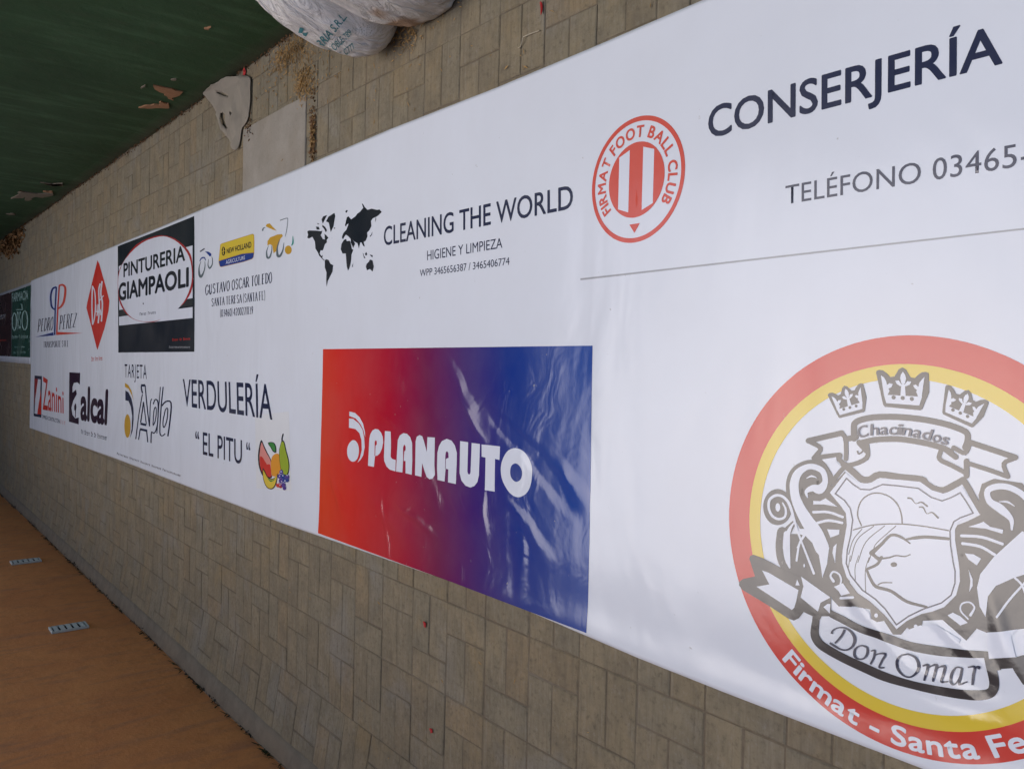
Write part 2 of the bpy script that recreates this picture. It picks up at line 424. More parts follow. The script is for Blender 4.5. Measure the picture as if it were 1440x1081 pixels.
# slotted air vents in the orange wall
M_VENT = plain('vent_grey_paint', (.56, .62, .58), .6, .2, 50, .0005)
M_DARK = plain('vent_slot_shade', (.012, .012, .012), .9, .1)  # shade inside the slots, put into the colour
def vent(u0, v0, u1, v1, label):
    a = at_x(u0, v0, LX); b = at_x(u1, v1, LX)            # top and bottom ends of its axis
    zc, yc = (a.z + b.z) / 2, (a.y + b.y) / 2; hh = abs(a.z - b.z) / 2; ww = .058
    fr = bmesh.new(); X = LX + .012
    for (y0, y1, z0, z1) in ((-ww, ww, hh - .012, hh), (-ww, ww, -hh, -hh + .012), (-ww, -ww + .006, -hh + .0125, hh - .0125), (ww - .006, ww, -hh + .0125, hh - .0125)):
        box_bm(fr, X - .01, X + .006, yc + y0, yc + y1, zc + z0, zc + z1, .002)
    t = link_bm('air_vent', fr, M_VENT, ow); t['label'] = label
    bk = bmesh.new(); box_bm(bk, X - .012, X - .004, yc - ww + .01, yc + ww - .01, zc - hh + .013, zc + hh - .013); link_bm('vent_shade_backing', bk, M_DARK, t)  # near-black backing paints the shade behind the slats; nothing is hollowed out
    n = 5; pitch = (2 * hh - .026) / n
    for i in range(n):
        s = bmesh.new(); zz = zc - hh + .013 + (i + .5) * pitch
        M = Matrix.Translation((X + .003, yc, zz)) @ Matrix.Rotation(R(-4), 4, 'Y')
        box_bm(s, -.0025, .0025, -ww + .0065, ww - .0065, -pitch * .33, pitch * .33, .001, M)
        link_bm('slat', s, M_VENT, t)
vent(70, 888, 123, 880, 'nearer slotted grey vent')
vent(15, 793, 57, 788, 'farther slotted grey vent')

# concrete slab let into the paving
bm = bmesh.new(); box_bm(bm, SLAB[0], SLAB[1] - .012, SLAB[2] + .03, SLAB[3] - .012, -.05, .0032, .003)
bmesh.ops.subdivide_edges(bm, edges=bm.edges[:], cuts=6, use_grid_fill=True)
for v in bm.verts:
    v.co.x += .004 * noise.noise(v.co * 9); v.co.y += .005 * noise.noise(v.co * 8 + Vector((5, 0, 0)))
    if v.co.z > 0: v.co.z += .0006 * noise.noise(v.co * 5)
o = link_bm('concrete_slab', bm, M_SLAB); tag(o, 'pale square concrete cover slab in the paving, partly under the banner', 'slab')

# ================================================================== BANNER
WHITE = vinyl('vinyl_white', (.745, .785, .855), .17)
TOPE = [(45, 395), (168, 344), (275, 299), (435, 232), (552, 182), (700, 125), (840, 66.7), (997, 0)]
BOTE = [(43, 601.5), (160, 643), (280, 689), (400, 735.6), (696.7, 835.8), (900, 923), (1020, 971), (1200, 1040.6), (1306.6, 1081)]
def edge_fn(pts):
    P = sorted([tuple(at(u, v)) for u, v in pts], key=lambda p: p[1]); ysx = [p[1] for p in P]; xsx = [p[0] for p in P]
    s0 = (xsx[2] - xsx[0]) / (ysx[2] - ysx[0])
    return lambda y: (xsx[0] + (y - ysx[0]) * s0 * .5) if y < ysx[0] else float(np.interp(y, ysx, xsx))
XR, XL = edge_fn(TOPE), edge_fn(BOTE)
YF = at(44, 500).y; YN = -.9
_FS = []
for (ua, va, ub, vb, wd, am) in FOLDS:
    A, B = at(ua, va), at(ub, vb); D_ = (B - A); L_ = D_.length; _FS.append((A.x, A.y, D_.x / L_, D_.y / L_, L_, wd * 1.35, am * .0125))
def folds(x, y):                                          # long soft folds left in the crumpled part of the sheet
    z = 0.0
    if not (.2 < y < 3.2 and -.75 < x < .25): return 0.0
    wb = .022 * noise.noise((x * 5, y * 5, 2)) + .008 * noise.noise((x * 17, y * 17, 2))
    for ax, ay, dx, dy, L, wd, am in _FS:
        t = (x - ax) * dx + (y - ay) * dy
        if t < -.03 or t > L + .05: continue
        d_ = abs(-(x - ax) * dy + (y - ay) * dx + wb); w_ = wd * (.7 + .6 * t / L)
        if d_ > w_: continue
        e = max(0, min(1, (t + .03) / (L * .35 + .03))) * max(0, min(1, (L + .05 - t) / (L * .4 + .05))); e = e * e * (3 - 2 * e)
        z += am * e * (.5 + .5 * math.cos(math.pi * d_ / w_))
    return z
def bz(x, y, L=None, Rr=None):                            # height of the vinyl above the paving
    z = .0062 + .0016 * math.sin(4.1 * x + 1.7 * y) + .0016 * math.sin(2.3 * y - 3.0 * x + 1) + .002 * noise.noise((x * 2.2, y * 1.4, 4))
    if -1 < y < 11:
        dl = x - XL(y); dr = XR(y) - x
        z += .0030 * math.exp(-(dl / .055) ** 2) * max(0, min(1, (3.4 - y) / 1.4)) + .0015 * math.exp(-(dl / .06) ** 2)
        z += .0015 * math.exp(-(dr / .05) ** 2) * (1 + noise.noise((0, y * 1.3, 0)))
    return max(z + folds(x, y), .0042)
def sheet(name, y0, y1, fl, fr, mat, nx, ny, zf=bz, rows=None):
    v, f, top = [], [], []
    rows = rows or [y0 + (y1 - y0) * j / ny for j in range(ny + 1)]; ny = len(rows) - 1
    for j in range(ny + 1):
        y = rows[j]
        for i in range(nx + 1):
            x = fl(y) + (fr(y) - fl(y)) * i / nx; v.append((x, y, zf(x, y)))
    for j in range(ny):
        for i in range(nx):
            a = j * (nx + 1) + i; f.append((a, a + 1, a + nx + 2, a + nx + 1))
    # thickness: an underside 1 mm below, with a rim
    n0 = len(v); v += [(x, y, z - .0009) for x, y, z in v]
    f += [tuple(n0 + i for i in q[::-1]) for q in f]
    rim = [i for i in range(nx + 1)] + [j * (nx + 1) + nx for j in range(1, ny + 1)] + [ny * (nx + 1) + i for i in range(nx - 1, -1, -1)] + [j * (nx + 1) for j in range(ny - 1, 0, -1)]
    for a, b in zip(rim, rim[1:] + rim[:1]): f.append((a, n0 + a, n0 + b, b))
    return link_mesh(name, v, f, mat, smooth=True)
rows = [YN + i * .03 for i in range(63)]; rows = [r for r in rows if r < .28] + [.28 + i * .008 for i in range(365)]
rows += [3.2 + (YF - 3.2) * i / 260 for i in range(261)]
ban = sheet('banner', YN, YF, XL, XR, WHITE, 150, 0, rows=rows)
tag(ban, 'long white glossy vinyl banner of sponsor logos spread on the paving, nearest the camera', 'banner')

# ---- printing: shapes measured on the photograph, laid on the vinyl in real size
class Print:
    def __init__(s, name, label=None, parent=None, lift=0.0):
        s.name = name; s.label = label; s.parent = parent or ban; s.v = []; s.f = []; s.m = []; s.mats = []; s.k = 0; s.lift = lift; s.zf = bz
    def mat(s, m):
        if m not in s.mats: s.mats.append(m)
        return s.mats.index(m)
    def tris(s, P, T, m, layer=0, maxe=.035):
        if len(P) and any(.28 < p[1] < 3.2 and -.75 < p[0] < .25 for p in P): maxe = .011 if len(P) < 60 else .014
        """P ground points (x,y), T triangles; split so that they follow the sheet"""
        s.k += 1; off = .0005 + layer * .00022 + s.k * .0000012 + s.lift; mi = s.mat(m)
        P = [Vector((p[0], p[1])) for p in P]; mid = {}
        stack = [tuple(t) for t in T]; out = []
        while stack:
            a, b, c = stack.pop()
            la, lb, lc = (P[b] - P[c]).length, (P[c] - P[a]).length, (P[a] - P[b]).length
            L = max(la, lb, lc)
            if L <= maxe: out.append((a, b, c)); continue
            if L == lb: a, b, c = b, c, a
            elif L == lc: a, b, c = c, a, b
            key = (min(b, c), max(b, c))
            if key not in mid: mid[key] = len(P); P.append((P[b] + P[c]) / 2)
            d_ = mid[key]; stack.append((a, b, d_)); stack.append((a, d_, c))
        n0 = len(s.v); s.v += [(p.x, p.y, s.zf(p.x, p.y) + off) for p in P]
        for t in out:
            a, b, c = (P[i] for i in t)
            if (b - a).cross(c - a) < 0: t = t[::-1]
            s.f.append(tuple(n0 + i for i in t)); s.m.append(mi)
    def gpoly(s, G, m, layer=0, holes=()):
        loops = [[(g[0], g[1], 0) for g in G]] + [[(g[0], g[1], 0) for g in h] for h in holes]
        T = tessellate_polygon(loops); s.tris([p for l in loops for p in l], T, m, layer)
    def poly(s, pts, m, layer=0, holes=(), smooth=0):
        if smooth: pts = crom(pts, smooth, True)
        s.gpoly([at(*p) for p in pts], m, layer, [[at(*p) for p in h] for h in holes])
    def stroke(s, pts, w_, m, layer=0, smooth=6, cap=True, closed=False):
        """pts photo points, w_ width or list of widths (photo pixels)"""
        ws = list(w_) if isinstance(w_, (list, tuple)) else [w_] * len(pts)
        Q = [(p[0], p[1], wi) for p, wi in zip(pts, ws)]
        if smooth and len(Q) > 2: Q = crom(Q, smooth, closed)
        if closed: Q = Q + [Q[0]]
        n = len(Q); V = []
        for i in range(n):
            a = Q[max(i - 1, 0)] if not closed else Q[(i - 1) % (n - 1)]
            b = Q[min(i + 1, n - 1)] if not closed else Q[(i + 1) % (n - 1)]
            p0 = Vector(Q[i][:2]); t0 = p0 - Vector(a[:2]); t1 = Vector(b[:2]) - p0
            if t0.length < 1e-6: t0 = t1
            if t1.length < 1e-6: t1 = t0
            if t0.length < 1e-6: t0 = t1 = Vector((1, 0))
            t0 = t0.normalized(); t1 = t1.normalized(); t = (t0 + t1)
            t = t.normalized() if t.length > .2 else t1
            c = max(.5, t.dot(t1)); nrm = Vector((-t.y, t.x)) * (Q[i][2] / 2 / c)
            V += [p0 + nrm, p0 - nrm]
        G = [at(p.x, p.y) for p in V]; T = []
        for i in range(n - 1): T += [(2 * i, 2 * i + 1, 2 * i + 3), (2 * i, 2 * i + 3, 2 * i + 2)]
        s.tris(G, T, m, layer)
        if cap and not closed:
            for q in (Q[0], Q[-1]):
                if q[2] > 2.4: s.ell(q[0], q[1], q[2] / 2, q[2] / 2, m, layer, n=12)
    def ell(s, u, v, ru, rv, m, layer=0, n=28, shear=0.0, hole=None):
        P = [(u + ru * math.cos(6.28318 * i / n), v + rv * math.sin(6.28318 * i / n) + shear * ru * math.cos(6.28318 * i / n)) for i in range(n)]
        s.poly(P, m, layer)
    def gring(s, c, r0, r1, m, layer=0, n=96, a0=0, a1=360, ex=1.0):
        P, T = [], []
        for i in range(n + 1):
            a = R(a0 + (a1 - a0) * i / n)
            for r in (r0, r1): P.append((c[0] + r * math.cos(a) * ex, c[1] + r * math.sin(a)))
        for i in range(n): T += [(2 * i, 2 * i + 1, 2 * i + 3), (2 * i, 2 * i + 3, 2 * i + 2)]
        s.tris(P, T, m, layer)
    def glyphs(s, text, fn, m, layer=0, bold=0.0, space=1.0, shear=0.0):
        bold = max(bold, 0); V, T, x0, x1, cap = text_mesh(text, 0, space, shear)
        e = bold * 1.0; sh = [(0, 0)] if abs(e) < 1e-4 else [(0, 0)] + [(e * math.cos(a * 1.0472), e * math.sin(a * 1.0472)) for a in range(6)]
        for ex, ey in sh:
            P = [fn((p[0] + ex * cap - x0) / (x1 - x0), p[1] / cap + ey) for p in V]
            s.tris(P, T, m, layer)
    def text(s, txt, quad, m, layer=0, bold=0.0, space=1.0, shear=0.0):
        """quad: photo points of baseline left, baseline right, cap right, cap left"""
        bl, br, tr, tl = [at(*q) for q in quad]
        s.glyphs(txt, lambda a, b: bl.lerp(br, a).lerp(tl.lerp(tr, a), b), m, layer, bold, space, shear)
    def smudge(s, quad, words, m, layer=0, seed=1):
        """print too small to read: rows of tiny broken letters"""
        rnd = random.Random(seed); bl, br, tr, tl = [Vector(q) for q in quad]; tot = sum(words) + len(words) - 1; x = 0
        P = lambda a, b: bl.lerp(br, a).lerp(tl.lerp(tr, a), b)
        for wd in words:
            for k in range(wd):
                a0, a1 = (x + .15) / tot, (x + .75) / tot; b1 = 1.0 if k == 0 else .72
                q = [P(a0, 0), P(a1, 0), P(a1, b1), P(a0, b1)]; kind = rnd.random()
                if kind < .4: s.poly([tuple(p) for p in (P(a0, 0), P(a0 + (a1 - a0) * .45, 0), P(a0 + (a1 - a0) * .45, b1), P(a0, b1))], m, layer); s.poly([tuple(p) for p in (P(a0 + (a1 - a0) * .5, b1 * .7), P(a1, b1 * .7), P(a1, b1), P(a0 + (a1 - a0) * .5, b1))], m, layer)
                elif kind < .7: s.poly([tuple(p) for p in (q[0], q[1], P(a1, b1 * .28), P(a0, b1 * .28))], m, layer); s.poly([tuple(p) for p in (P(a0, b1 * .5), P(a1, b1 * .5), q[2], q[3])], m, layer)
                else: s.poly([tuple(p) for p in (P(a0, 0), P(a0 + (a1 - a0) * .3, 0), P(a0 + (a1 - a0) * .3, b1), P(a0, b1))], m, layer); s.poly([tuple(p) for p in (P(a1 - (a1 - a0) * .3, 0), P(a1, 0), P(a1, b1), P(a1 - (a1 - a0) * .3, b1))], m, layer)
                x += 1
            x += 1
    def nxt(s, label):
        q = Print(s.name, label, s.parent, s.lift); q.zf = s.zf; q.k = s.k; s.done(); return q
    def done(s):
        o = link_mesh(s.name, s.v, s.f, s.mats, s.parent, s.m, smooth=True)
        if s.label: o['label'] = s.label
        return o
def crom(pts, n, closed):
    P = [np.array(p, float) for p in pts]; m = len(P); out = []
    rng_ = range(m) if closed else range(m - 1)
    for i in rng_:
        p1, p2 = P[i], P[(i + 1) % m]
        p0 = P[(i - 1) % m] if (closed or i > 0) else p1 * 2 - p2
        p3 = P[(i + 2) % m] if (closed or i < m - 2) else p2 * 2 - p1
        for k in range(n):
            t = k / n
            out.append(tuple(.5 * ((2 * p1) + (-p0 + p2) * t + (2 * p0 - 5 * p1 + 4 * p2 - p3) * t * t + (-p0 + 3 * p1 - 3 * p2 + p3) * t ** 3)))
    if not closed: out.append(tuple(P[-1]))
    return [tuple(float(c) for c in o) for o in out]
_tc = {}
def text_mesh(text, bold=0.0, space=1.0, shear=0.0):
    key = (text, bold, space, shear)
    if key in _tc: return _tc[key]
    cu = bpy.data.curves.new('t', 'FONT'); cu.body = text; cu.offset = bold; cu.space_character = space; cu.shear = shear
    cu.resolution_u = 4; cu.fill_mode = 'FRONT'
    o = bpy.data.objects.new('t', cu); col.objects.link(o)
    dg = bpy.context.evaluated_depsgraph_get(); me = o.evaluated_get(dg).to_mesh()
    V = [(v.co.x, v.co.y) for v in me.vertices]; me.calc_loop_triangles(); T = [tuple(t.vertices) for t in me.loop_triangles]
    o.evaluated_get(dg).to_mesh_clear(); bpy.data.objects.remove(o); bpy.data.curves.remove(cu)
    xs_ = [p[0] for p in V]; cap = .729
    if text != 'H' : cap = text_mesh('H', 0, 1, 0)[5] if False else CAP
    _tc[key] = (V, T, min(xs_), max(xs_), cap); return _tc[key]
CAP = 1.0
_h = text_mesh('H'); CAP = max(p[1] for p in _h[0]); _tc.clear()
print('cap height', CAP)
# frames: zoomed measuring windows -> photo points
def fr(ox, oy, s): return lambda pts: [(ox + x / s, oy + y / s) for x, y in pts]

INK = vinyl('ink_navy', (.022, .029, .070), .2); INK2 = vinyl('ink_slate', (.055, .060, .095), .22)
BLK = vinyl('ink_black', (.014, .018, .026), .19); GREYL = vinyl('ink_pale_grey', (.36, .37, .39), .2)
RED = vinyl('ink_red', (.60, .040, .028), .19); REDC = vinyl('ink_club_red', (.66, .085, .055), .2)
DRED = vinyl('ink_dark_red', (.38, .026, .028), .2); BLUE = vinyl('ink_blue', (.018, .05, .26), .2)
YEL = vinyl('ink_yellow', (.72, .54, .05), .19); GOLD = vinyl('ink_gold', (.58, .34, .035), .22)
LINEART = vinyl('ink_charcoal', (.046, .042, .045), .16); PRWHITE = vinyl('print_white', (.735, .775, .86), .17)
PLUM = vinyl('ink_plum', (.030, .012, .030), .2); TEAL = vinyl('ink_teal', (.04, .30, .25), .25)
GRN = vinyl('ink_green', (.05, .25, .05), .22); LGRN = vinyl('ink_lime', (.32, .42, .03), .22); PURP = vinyl('ink_purple', (.09, .05, .28), .2)
PINK = vinyl('ink_pink', (.72, .28, .24), .2); ORG = vinyl('ink_orange', (.75, .32, .03), .2)

# --- caretaker's office heading
C_ = fr(980, 0, 3.1304)
p = Print('lettering', 'dark heading CONSERJERÍA in large capitals')
p.text('CONSERJERÍA', C_([(60, 612), (1350, 284), (1350, 112), (60, 480)]), INK, bold=.022); p.done()
p = Print('lettering', 'thin grey line TELÉFONO 03465-')
p.text('TELÉFONO 03465-', C_([(400, 903), (1476, 730), (1476, 628), (400, 822)]), INK2, space=1.02); p.done()
p = Print('ruled_line', 'thin grey rule under the telephone line')
p.stroke([(818, 393), (1440, 323.5), (1560, 310)], 2.6, GREYL, smooth=0, cap=False); p.done()

# --- football club roundel, round in the banner's own plane
def fit_circle(pts):
    A = np.array([[2 * q.x, 2 * q.y, 1] for q in pts]); b_ = np.array([q.x ** 2 + q.y ** 2 for q in pts])
    s_, *_ = np.linalg.lstsq(A, b_, rcond=None); return (s_[0], s_[1]), math.sqrt(s_[2] + s_[0] ** 2 + s_[1] ** 2)
def fit_ellipse_axes(pts, c):
    dx = [abs(q.x - c[0]) for q in pts]; dy = [abs(q.y - c[1]) for q in pts]; return max(dx), max(dy)
F_ = fr(820, 140, 4.911)
c, r = fit_circle([at(*q) for q in F_([(450, 110), (640, 220), (716, 480), (640, 780), (480, 945), (330, 990), (130, 860), (66, 640), (110, 420), (250, 210)])])
print('club ring', c, r)
p = Print('emblem', 'red and white football club roundel')
p.gring(c, r * .925, r, REDC); p.gring(c, 0.0001, r * .60, REDC, 0, n=64)
def loc(c, x, y): return (c[0] + y, c[1] - x)             # reading frame of the banner: x right, y up
for sx in (-1, 1):
    xa, xb = sorted((sx * .145 * r, sx * .375 * r)); ha = math.sqrt(.55 ** 2 - (.145) ** 2) * r; hb = math.sqrt(.55 ** 2 - .375 ** 2) * r
    h_in, h_out = .50 * r, .42 * r
    if sx < 0: G = [loc(c, xa, -h_out), loc(c, xb, -h_in), loc(c, xb, h_in), loc(c, xa, h_out)]
    else: G = [loc(c, xa, -h_in), loc(c, xb, -h_out), loc(c, xb, h_out), loc(c, xa, h_in)]
    p.gpoly(G, PRWHITE, 1)
p.gpoly([loc(c, -.115 * r, -.70 * r), loc(c, .115 * r, -.70 * r), loc(c, 0, -.845 * r)], REDC, 0)
em = p.done()
def arc_text(p, txt, c, rb, h, a0, a1, m, layer, bold=0.0, inward=False, wide=1.0):
    """letters along an arc in the reading frame; a0..a1 degrees counted clockwise from the top"""
    adv = []
    for ch in txt:
        if ch == ' ': adv.append((.42, None)); continue
        V, T, x0, x1, cp = text_mesh(ch, 0, 1, 0); adv.append(((x1 - x0) / cp + .17, (V, T, x0, x1, cp)))
    tot = sum(a[0] for a in adv); pos_ = 0
    for wdt, g in adv:
        am = a0 + (a1 - a0) * (pos_ + wdt / 2) / tot; pos_ += wdt
        if g is None: continue
        V, T, x0, x1, cp = g; a = R(am); span = abs(R(a1 - a0)) * rb / tot * (wdt - .15) * wide
        ux, uy = math.sin(a), math.cos(a)                # outward
        tx, ty = (math.cos(a), -math.sin(a))             # clockwise
        if inward: ux, uy, tx, ty = -ux, -uy, -tx, -ty
        ox, oy = math.sin(a) * rb, math.cos(a) * rb
        for e in range(7 if bold else 1):
            ex, ey = (0, 0) if e == 0 else (bold * h * math.cos(e * 1.0472), bold * h * math.sin(e * 1.0472)); P = []
            for q in V:
                lx = ((q[0] - x0) / (x1 - x0) - .5) * span + ex; ly = q[1] / cp * h + ey
                P.append(loc(c, ox + tx * lx + ux * ly, oy + ty * lx + uy * ly))
            p.tris(P, T, m, layer)
p = Print('lettering', 'red words FIRMAT FOOT BALL CLUB round the roundel', em)
arc_text(p, 'FIRMAT FOOT BALL CLUB', c, r * .675, r * .175, -128, 128, REDC, 0, bold=.045)
p.done()

# --- cleaning company
K_ = fr(420, 250, 3.4286)
p = Print('lettering', 'large line CLEANING THE WORLD')
p.text('CLEANING THE WORLD', K_([(418, 328), (1328, 148), (1328, 36), (418, 240)]), INK, bold=.014)
p = p.nxt('middle line HIGIENE Y LIMPIEZA'); p.text('HIGIENE Y LIMPIEZA', K_([(625, 399), (988, 338), (988, 290), (625, 353)]), INK)
p = p.nxt('small line of two telephone numbers'); p.text('WPP 3465656387 / 3465406774', K_([(590, 477), (1022, 420), (1022, 384), (590, 444)]), INK)
p.done()
W_ = fr(430, 280, 8.317)
p = Print('emblem', 'dark map of the world')
for pts in ([(40, 380), (60, 370), (140, 372), (200, 380), (215, 370), (205, 410), (195, 425), (220, 470), (245, 475), (240, 410), (265, 430), (285, 455), (265, 480), (268, 510), (245, 530), (230, 580), (220, 605), (195, 600), (185, 640), (205, 670), (220, 655), (215, 690), (235, 710), (245, 718), (235, 722), (180, 665), (160, 620), (135, 580), (130, 500), (100, 445), (60, 465), (40, 455), (50, 420)],
            [(140, 325), (175, 330), (185, 360), (150, 360)], [(215, 305), (245, 325), (270, 370), (255, 390), (235, 350), (215, 330)],
            [(205, 240), (225, 205), (270, 190), (240, 250), (220, 290)], [(150, 285), (180, 290), (165, 302)],
            [(355, 165), (365, 200), (345, 320), (312, 390), (290, 280), (258, 265), (285, 210)], [(350, 335), (365, 338), (360, 352), (350, 350)],
            [(245, 720), (262, 705), (290, 715), (310, 760), (342, 775), (335, 850), (310, 900), (280, 960), (268, 1030), (262, 960), (265, 860), (245, 800)],
            [(465, 480), (490, 470), (500, 495), (535, 490), (550, 540), (560, 590), (575, 595), (555, 650), (550, 720), (535, 800), (515, 840), (500, 790), (488, 640), (450, 640), (430, 590), (437, 530)],
            [(575, 745), (570, 800), (562, 790)],
            [(445, 465), (445, 435), (460, 400), (495, 360), (520, 290), (500, 300), (490, 325), (478, 310), (485, 280), (500, 215), (520, 205), (550, 240), (600, 205), (620, 175), (650, 155), (690, 105), (675, 60), (682, 55), (710, 100), (740, 130), (790, 115), (850, 130), (880, 125), (905, 155), (870, 190), (850, 205), (800, 230), (780, 260), (785, 320), (760, 370), (735, 395), (740, 440), (720, 490), (695, 505), (710, 560), (690, 550), (670, 510), (655, 510), (640, 580), (625, 520), (590, 500), (570, 482), (597, 522), (575, 575), (545, 510), (545, 470), (520, 440), (490, 420), (472, 440), (457, 470)],
            [(797, 380), (792, 420), (770, 445), (768, 435), (785, 415)], [(835, 210), (840, 240), (828, 275)], [(770, 708), (800, 722), (815, 790), (800, 850), (770, 820), (735, 835), (722, 790), (730, 760), (755, 735)],
            [(765, 650), (800, 660), (800, 682), (785, 675)], [(725, 620), (738, 650), (722, 665), (712, 645)], [(685, 630), (692, 640), (705, 675), (720, 695), (700, 690)], [(480, 150), (500, 130), (512, 140), (495, 165)]):
    p.poly(W_(pts), BLK)
p.done()

# --- red to blue poster
def grad(k):
    a, b_ = at(456, 620), at(833, 690)
    dv = (b_ - a); L = dv.length; dv /= L
    n_ = k.new('ShaderNodeVectorMath', operation='DOT_PRODUCT'); k.l.new(k.pos(), n_.inputs[0])
    dx, dy = dv.x + .16, dv.y; n_.inputs[1].default_value = (dx, dy, 0)
    t = k.math('DIVIDE', k.math('SUBTRACT', n_.outputs['Value'], a.x * dx + a.y * dy), L)
    return k.ramp(t, [(0, (.70, .052, .018)), (.13, (.66, .024, .018)), (.36, (.44, .010, .034)), (.52, (.18, .012, .075)), (.66, (.062, .020, .17)), (.80, (.010, .036, .25)), (1, (.010, .062, .32))])
GRAD = vinyl('ink_red_to_blue', (.5, .05, .1), .17, grad)
p = Print('poster', 'poster fading from red to blue with white lettering')
p.poly([(456.5, 491), (835.5, 486), (833, 690), (829, 888.5), (640, 817), (450, 749), (453, 620)], GRAD)
po = p.done()
P1, P2 = fr(480, 570, 10.286), fr(610, 600, 9.6)
p = Print('lettering', 'rounded white word PLANAUTO', po)
Wt = lambda f, pts: p.poly(f(pts), PRWHITE, 1)
Ct = lambda f, pts: p.poly(f(pts), GRAD, 2)
Wt(P1, [(418, 868), (425, 700), (435, 480), (450, 410), (480, 360), (520, 338), (565, 345), (605, 390), (630, 450), (638, 530), (620, 620), (590, 690), (555, 722), (520, 728), (512, 800), (505, 885)])
Ct(P1, [(515, 520), (528, 502), (545, 515), (545, 562), (526, 578), (522, 725), (513, 725)])
Wt(P1, [(662, 368), (745, 375), (752, 560), (748, 740), (770, 770), (822, 785), (818, 948), (740, 925), (690, 880), (655, 800), (650, 740)])
Wt(P1, [(828, 950), (840, 680), (850, 500), (880, 430), (930, 398), (985, 408), (1030, 455), (1058, 540), (1062, 800), (1055, 998), (965, 975), (965, 800), (928, 796), (920, 965)])
Ct(P1, [(928, 600), (945, 560), (965, 590), (965, 640), (945, 665), (938, 797), (929, 797)])
Wt(P1, [(1103, 1005), (1108, 520), (1125, 450), (1165, 425), (1205, 445), (1230, 520), (1270, 670), (1278, 455), (1385, 462), (1380, 1000), (1350, 1055), (1310, 1062), (1270, 1030), (1245, 960), (1205, 830), (1195, 1028)])
Wt(P2, [(75, 712), (80, 350), (100, 260), (140, 190), (205, 160), (270, 185), (315, 250), (342, 350), (340, 500), (330, 768), (225, 745), (228, 570), (192, 562), (178, 735)])
Ct(P2, [(188, 380), (195, 340), (210, 325), (228, 350), (232, 415), (205, 425), (195, 440), (192, 563), (186, 563)])
Wt(P2, [(385, 190), (492, 205), (485, 600), (495, 632), (510, 640), (522, 630), (528, 600), (540, 215), (652, 230), (640, 650), (620, 740), (580, 795), (525, 815), (460, 790), (405, 720), (380, 620)])
Wt(P2, [(675, 235), (922, 262), (915, 445), (855, 430), (852, 870), (722, 850), (728, 412), (675, 400)])
p.poly(P2([(1125, 285), (1230, 330), (1310, 440), (1352, 570), (1345, 740), (1290, 880), (1180, 945), (1080, 910), (1000, 810), (945, 680), (935, 540), (965, 420), (1030, 320)]), PRWHITE, 1, smooth=4)
p.poly(P2([(1135, 490), (1190, 530), (1220, 600), (1210, 690), (1165, 735), (1120, 730), (1075, 680), (1060, 600), (1080, 520)]), GRAD, 2, smooth=4)
p.ell(480 + 202 / 10.286, 570 + 655 / 10.286, 8.0, 15.1, PRWHITE, 1)
Wt(P1, [(135, 185), (200, 195), (280, 260), (335, 350), (360, 470), (368, 600), (345, 720), (310, 780), (262, 825), (300, 750), (325, 640), (320, 500), (290, 400), (230, 340), (135, 320)])
Wt(P1, [(140, 85), (220, 105), (290, 170), (340, 260), (370, 380), (372, 460), (345, 350), (300, 262), (230, 185), (138, 150)])
p.done()

# --- greengrocer
V_ = fr(150, 490, 5.143); Z_ = fr(355, 600, 11.38)
p = Print('lettering', 'thin capitals VERDULERÍA')
p.text('VERDULERÍA', V_([(565, 413), (1205, 513), (1200, 262), (562, 222)]), INK, bold=.010)
p = p.nxt('thin capitals “EL PITU”'); p.text('EL PITU', V_([(705, 764), (985, 835), (985, 663), (705, 604)]), INK, bold=.008)
for x, y in ((655, 602), (670, 606), (1020, 682), (1036, 686)): p.stroke(V_([(x + 3, y - 5), (x, y + 20), (x + 5, y + 48)]), [.9, 1.6, 2.4], INK, smooth=3)
p.done()
p = Print('fruit_picture', 'printed picture of melon, mango, pear, bananas and grapes')
p.poly(V_([(1080, 480), (1325, 455), (1345, 1030), (1090, 1010)]), vinyl('print_offwhite', (.76, .78, .80), .17), 0)
p.poly(Z_([(158, 205), (200, 290), (260, 420), (312, 520), (330, 640), (335, 790), (300, 820), (200, 800), (150, 730), (112, 600), (105, 450), (125, 300)]), BLK, 1, smooth=2)
p.poly(Z_([(160, 245), (195, 320), (250, 430), (305, 530), (320, 650), (322, 790), (260, 780), (180, 700), (140, 620), (130, 450)]), PINK, 2, smooth=2)
p.poly(Z_([(140, 470), (190, 500), (250, 600), (300, 600), (320, 790), (250, 790), (170, 710), (140, 600)]), RED, 3, smooth=2)
p.poly(Z_([(345, 460), (400, 425), (450, 450), (475, 560), (465, 700), (400, 790), (330, 770), (315, 620), (320, 520)]), ORG, 4, smooth=3)
p.poly(Z_([(490, 225), (530, 240), (560, 370), (600, 520), (610, 650), (590, 760), (540, 780), (490, 740), (460, 600), (445, 400), (465, 290)]), BLK, 5, smooth=3)
p.poly(Z_([(492, 240), (522, 250), (550, 380), (590, 530), (598, 650), (580, 745), (540, 765), (495, 725), (465, 600), (452, 400), (472, 290)]), LGRN, 6, smooth=3)
p.stroke(Z_([(492, 230), (495, 170), (512, 110)]), 1.6, BLK, 7)
p.poly(Z_([(265, 262), (310, 240), (365, 255), (395, 310), (400, 410), (345, 395), (310, 330)]), BLK, 5, smooth=2); p.poly(Z_([(280, 268), (315, 250), (360, 265), (385, 320), (388, 390), (350, 380), (320, 325)]), GRN, 6, smooth=2)
p.poly(Z_([(185, 660), (215, 700), (260, 790), (330, 830), (400, 790), (425, 740), (415, 850), (380, 960), (320, 1000), (250, 970), (205, 880), (185, 780)]), BLK, 8, smooth=2)
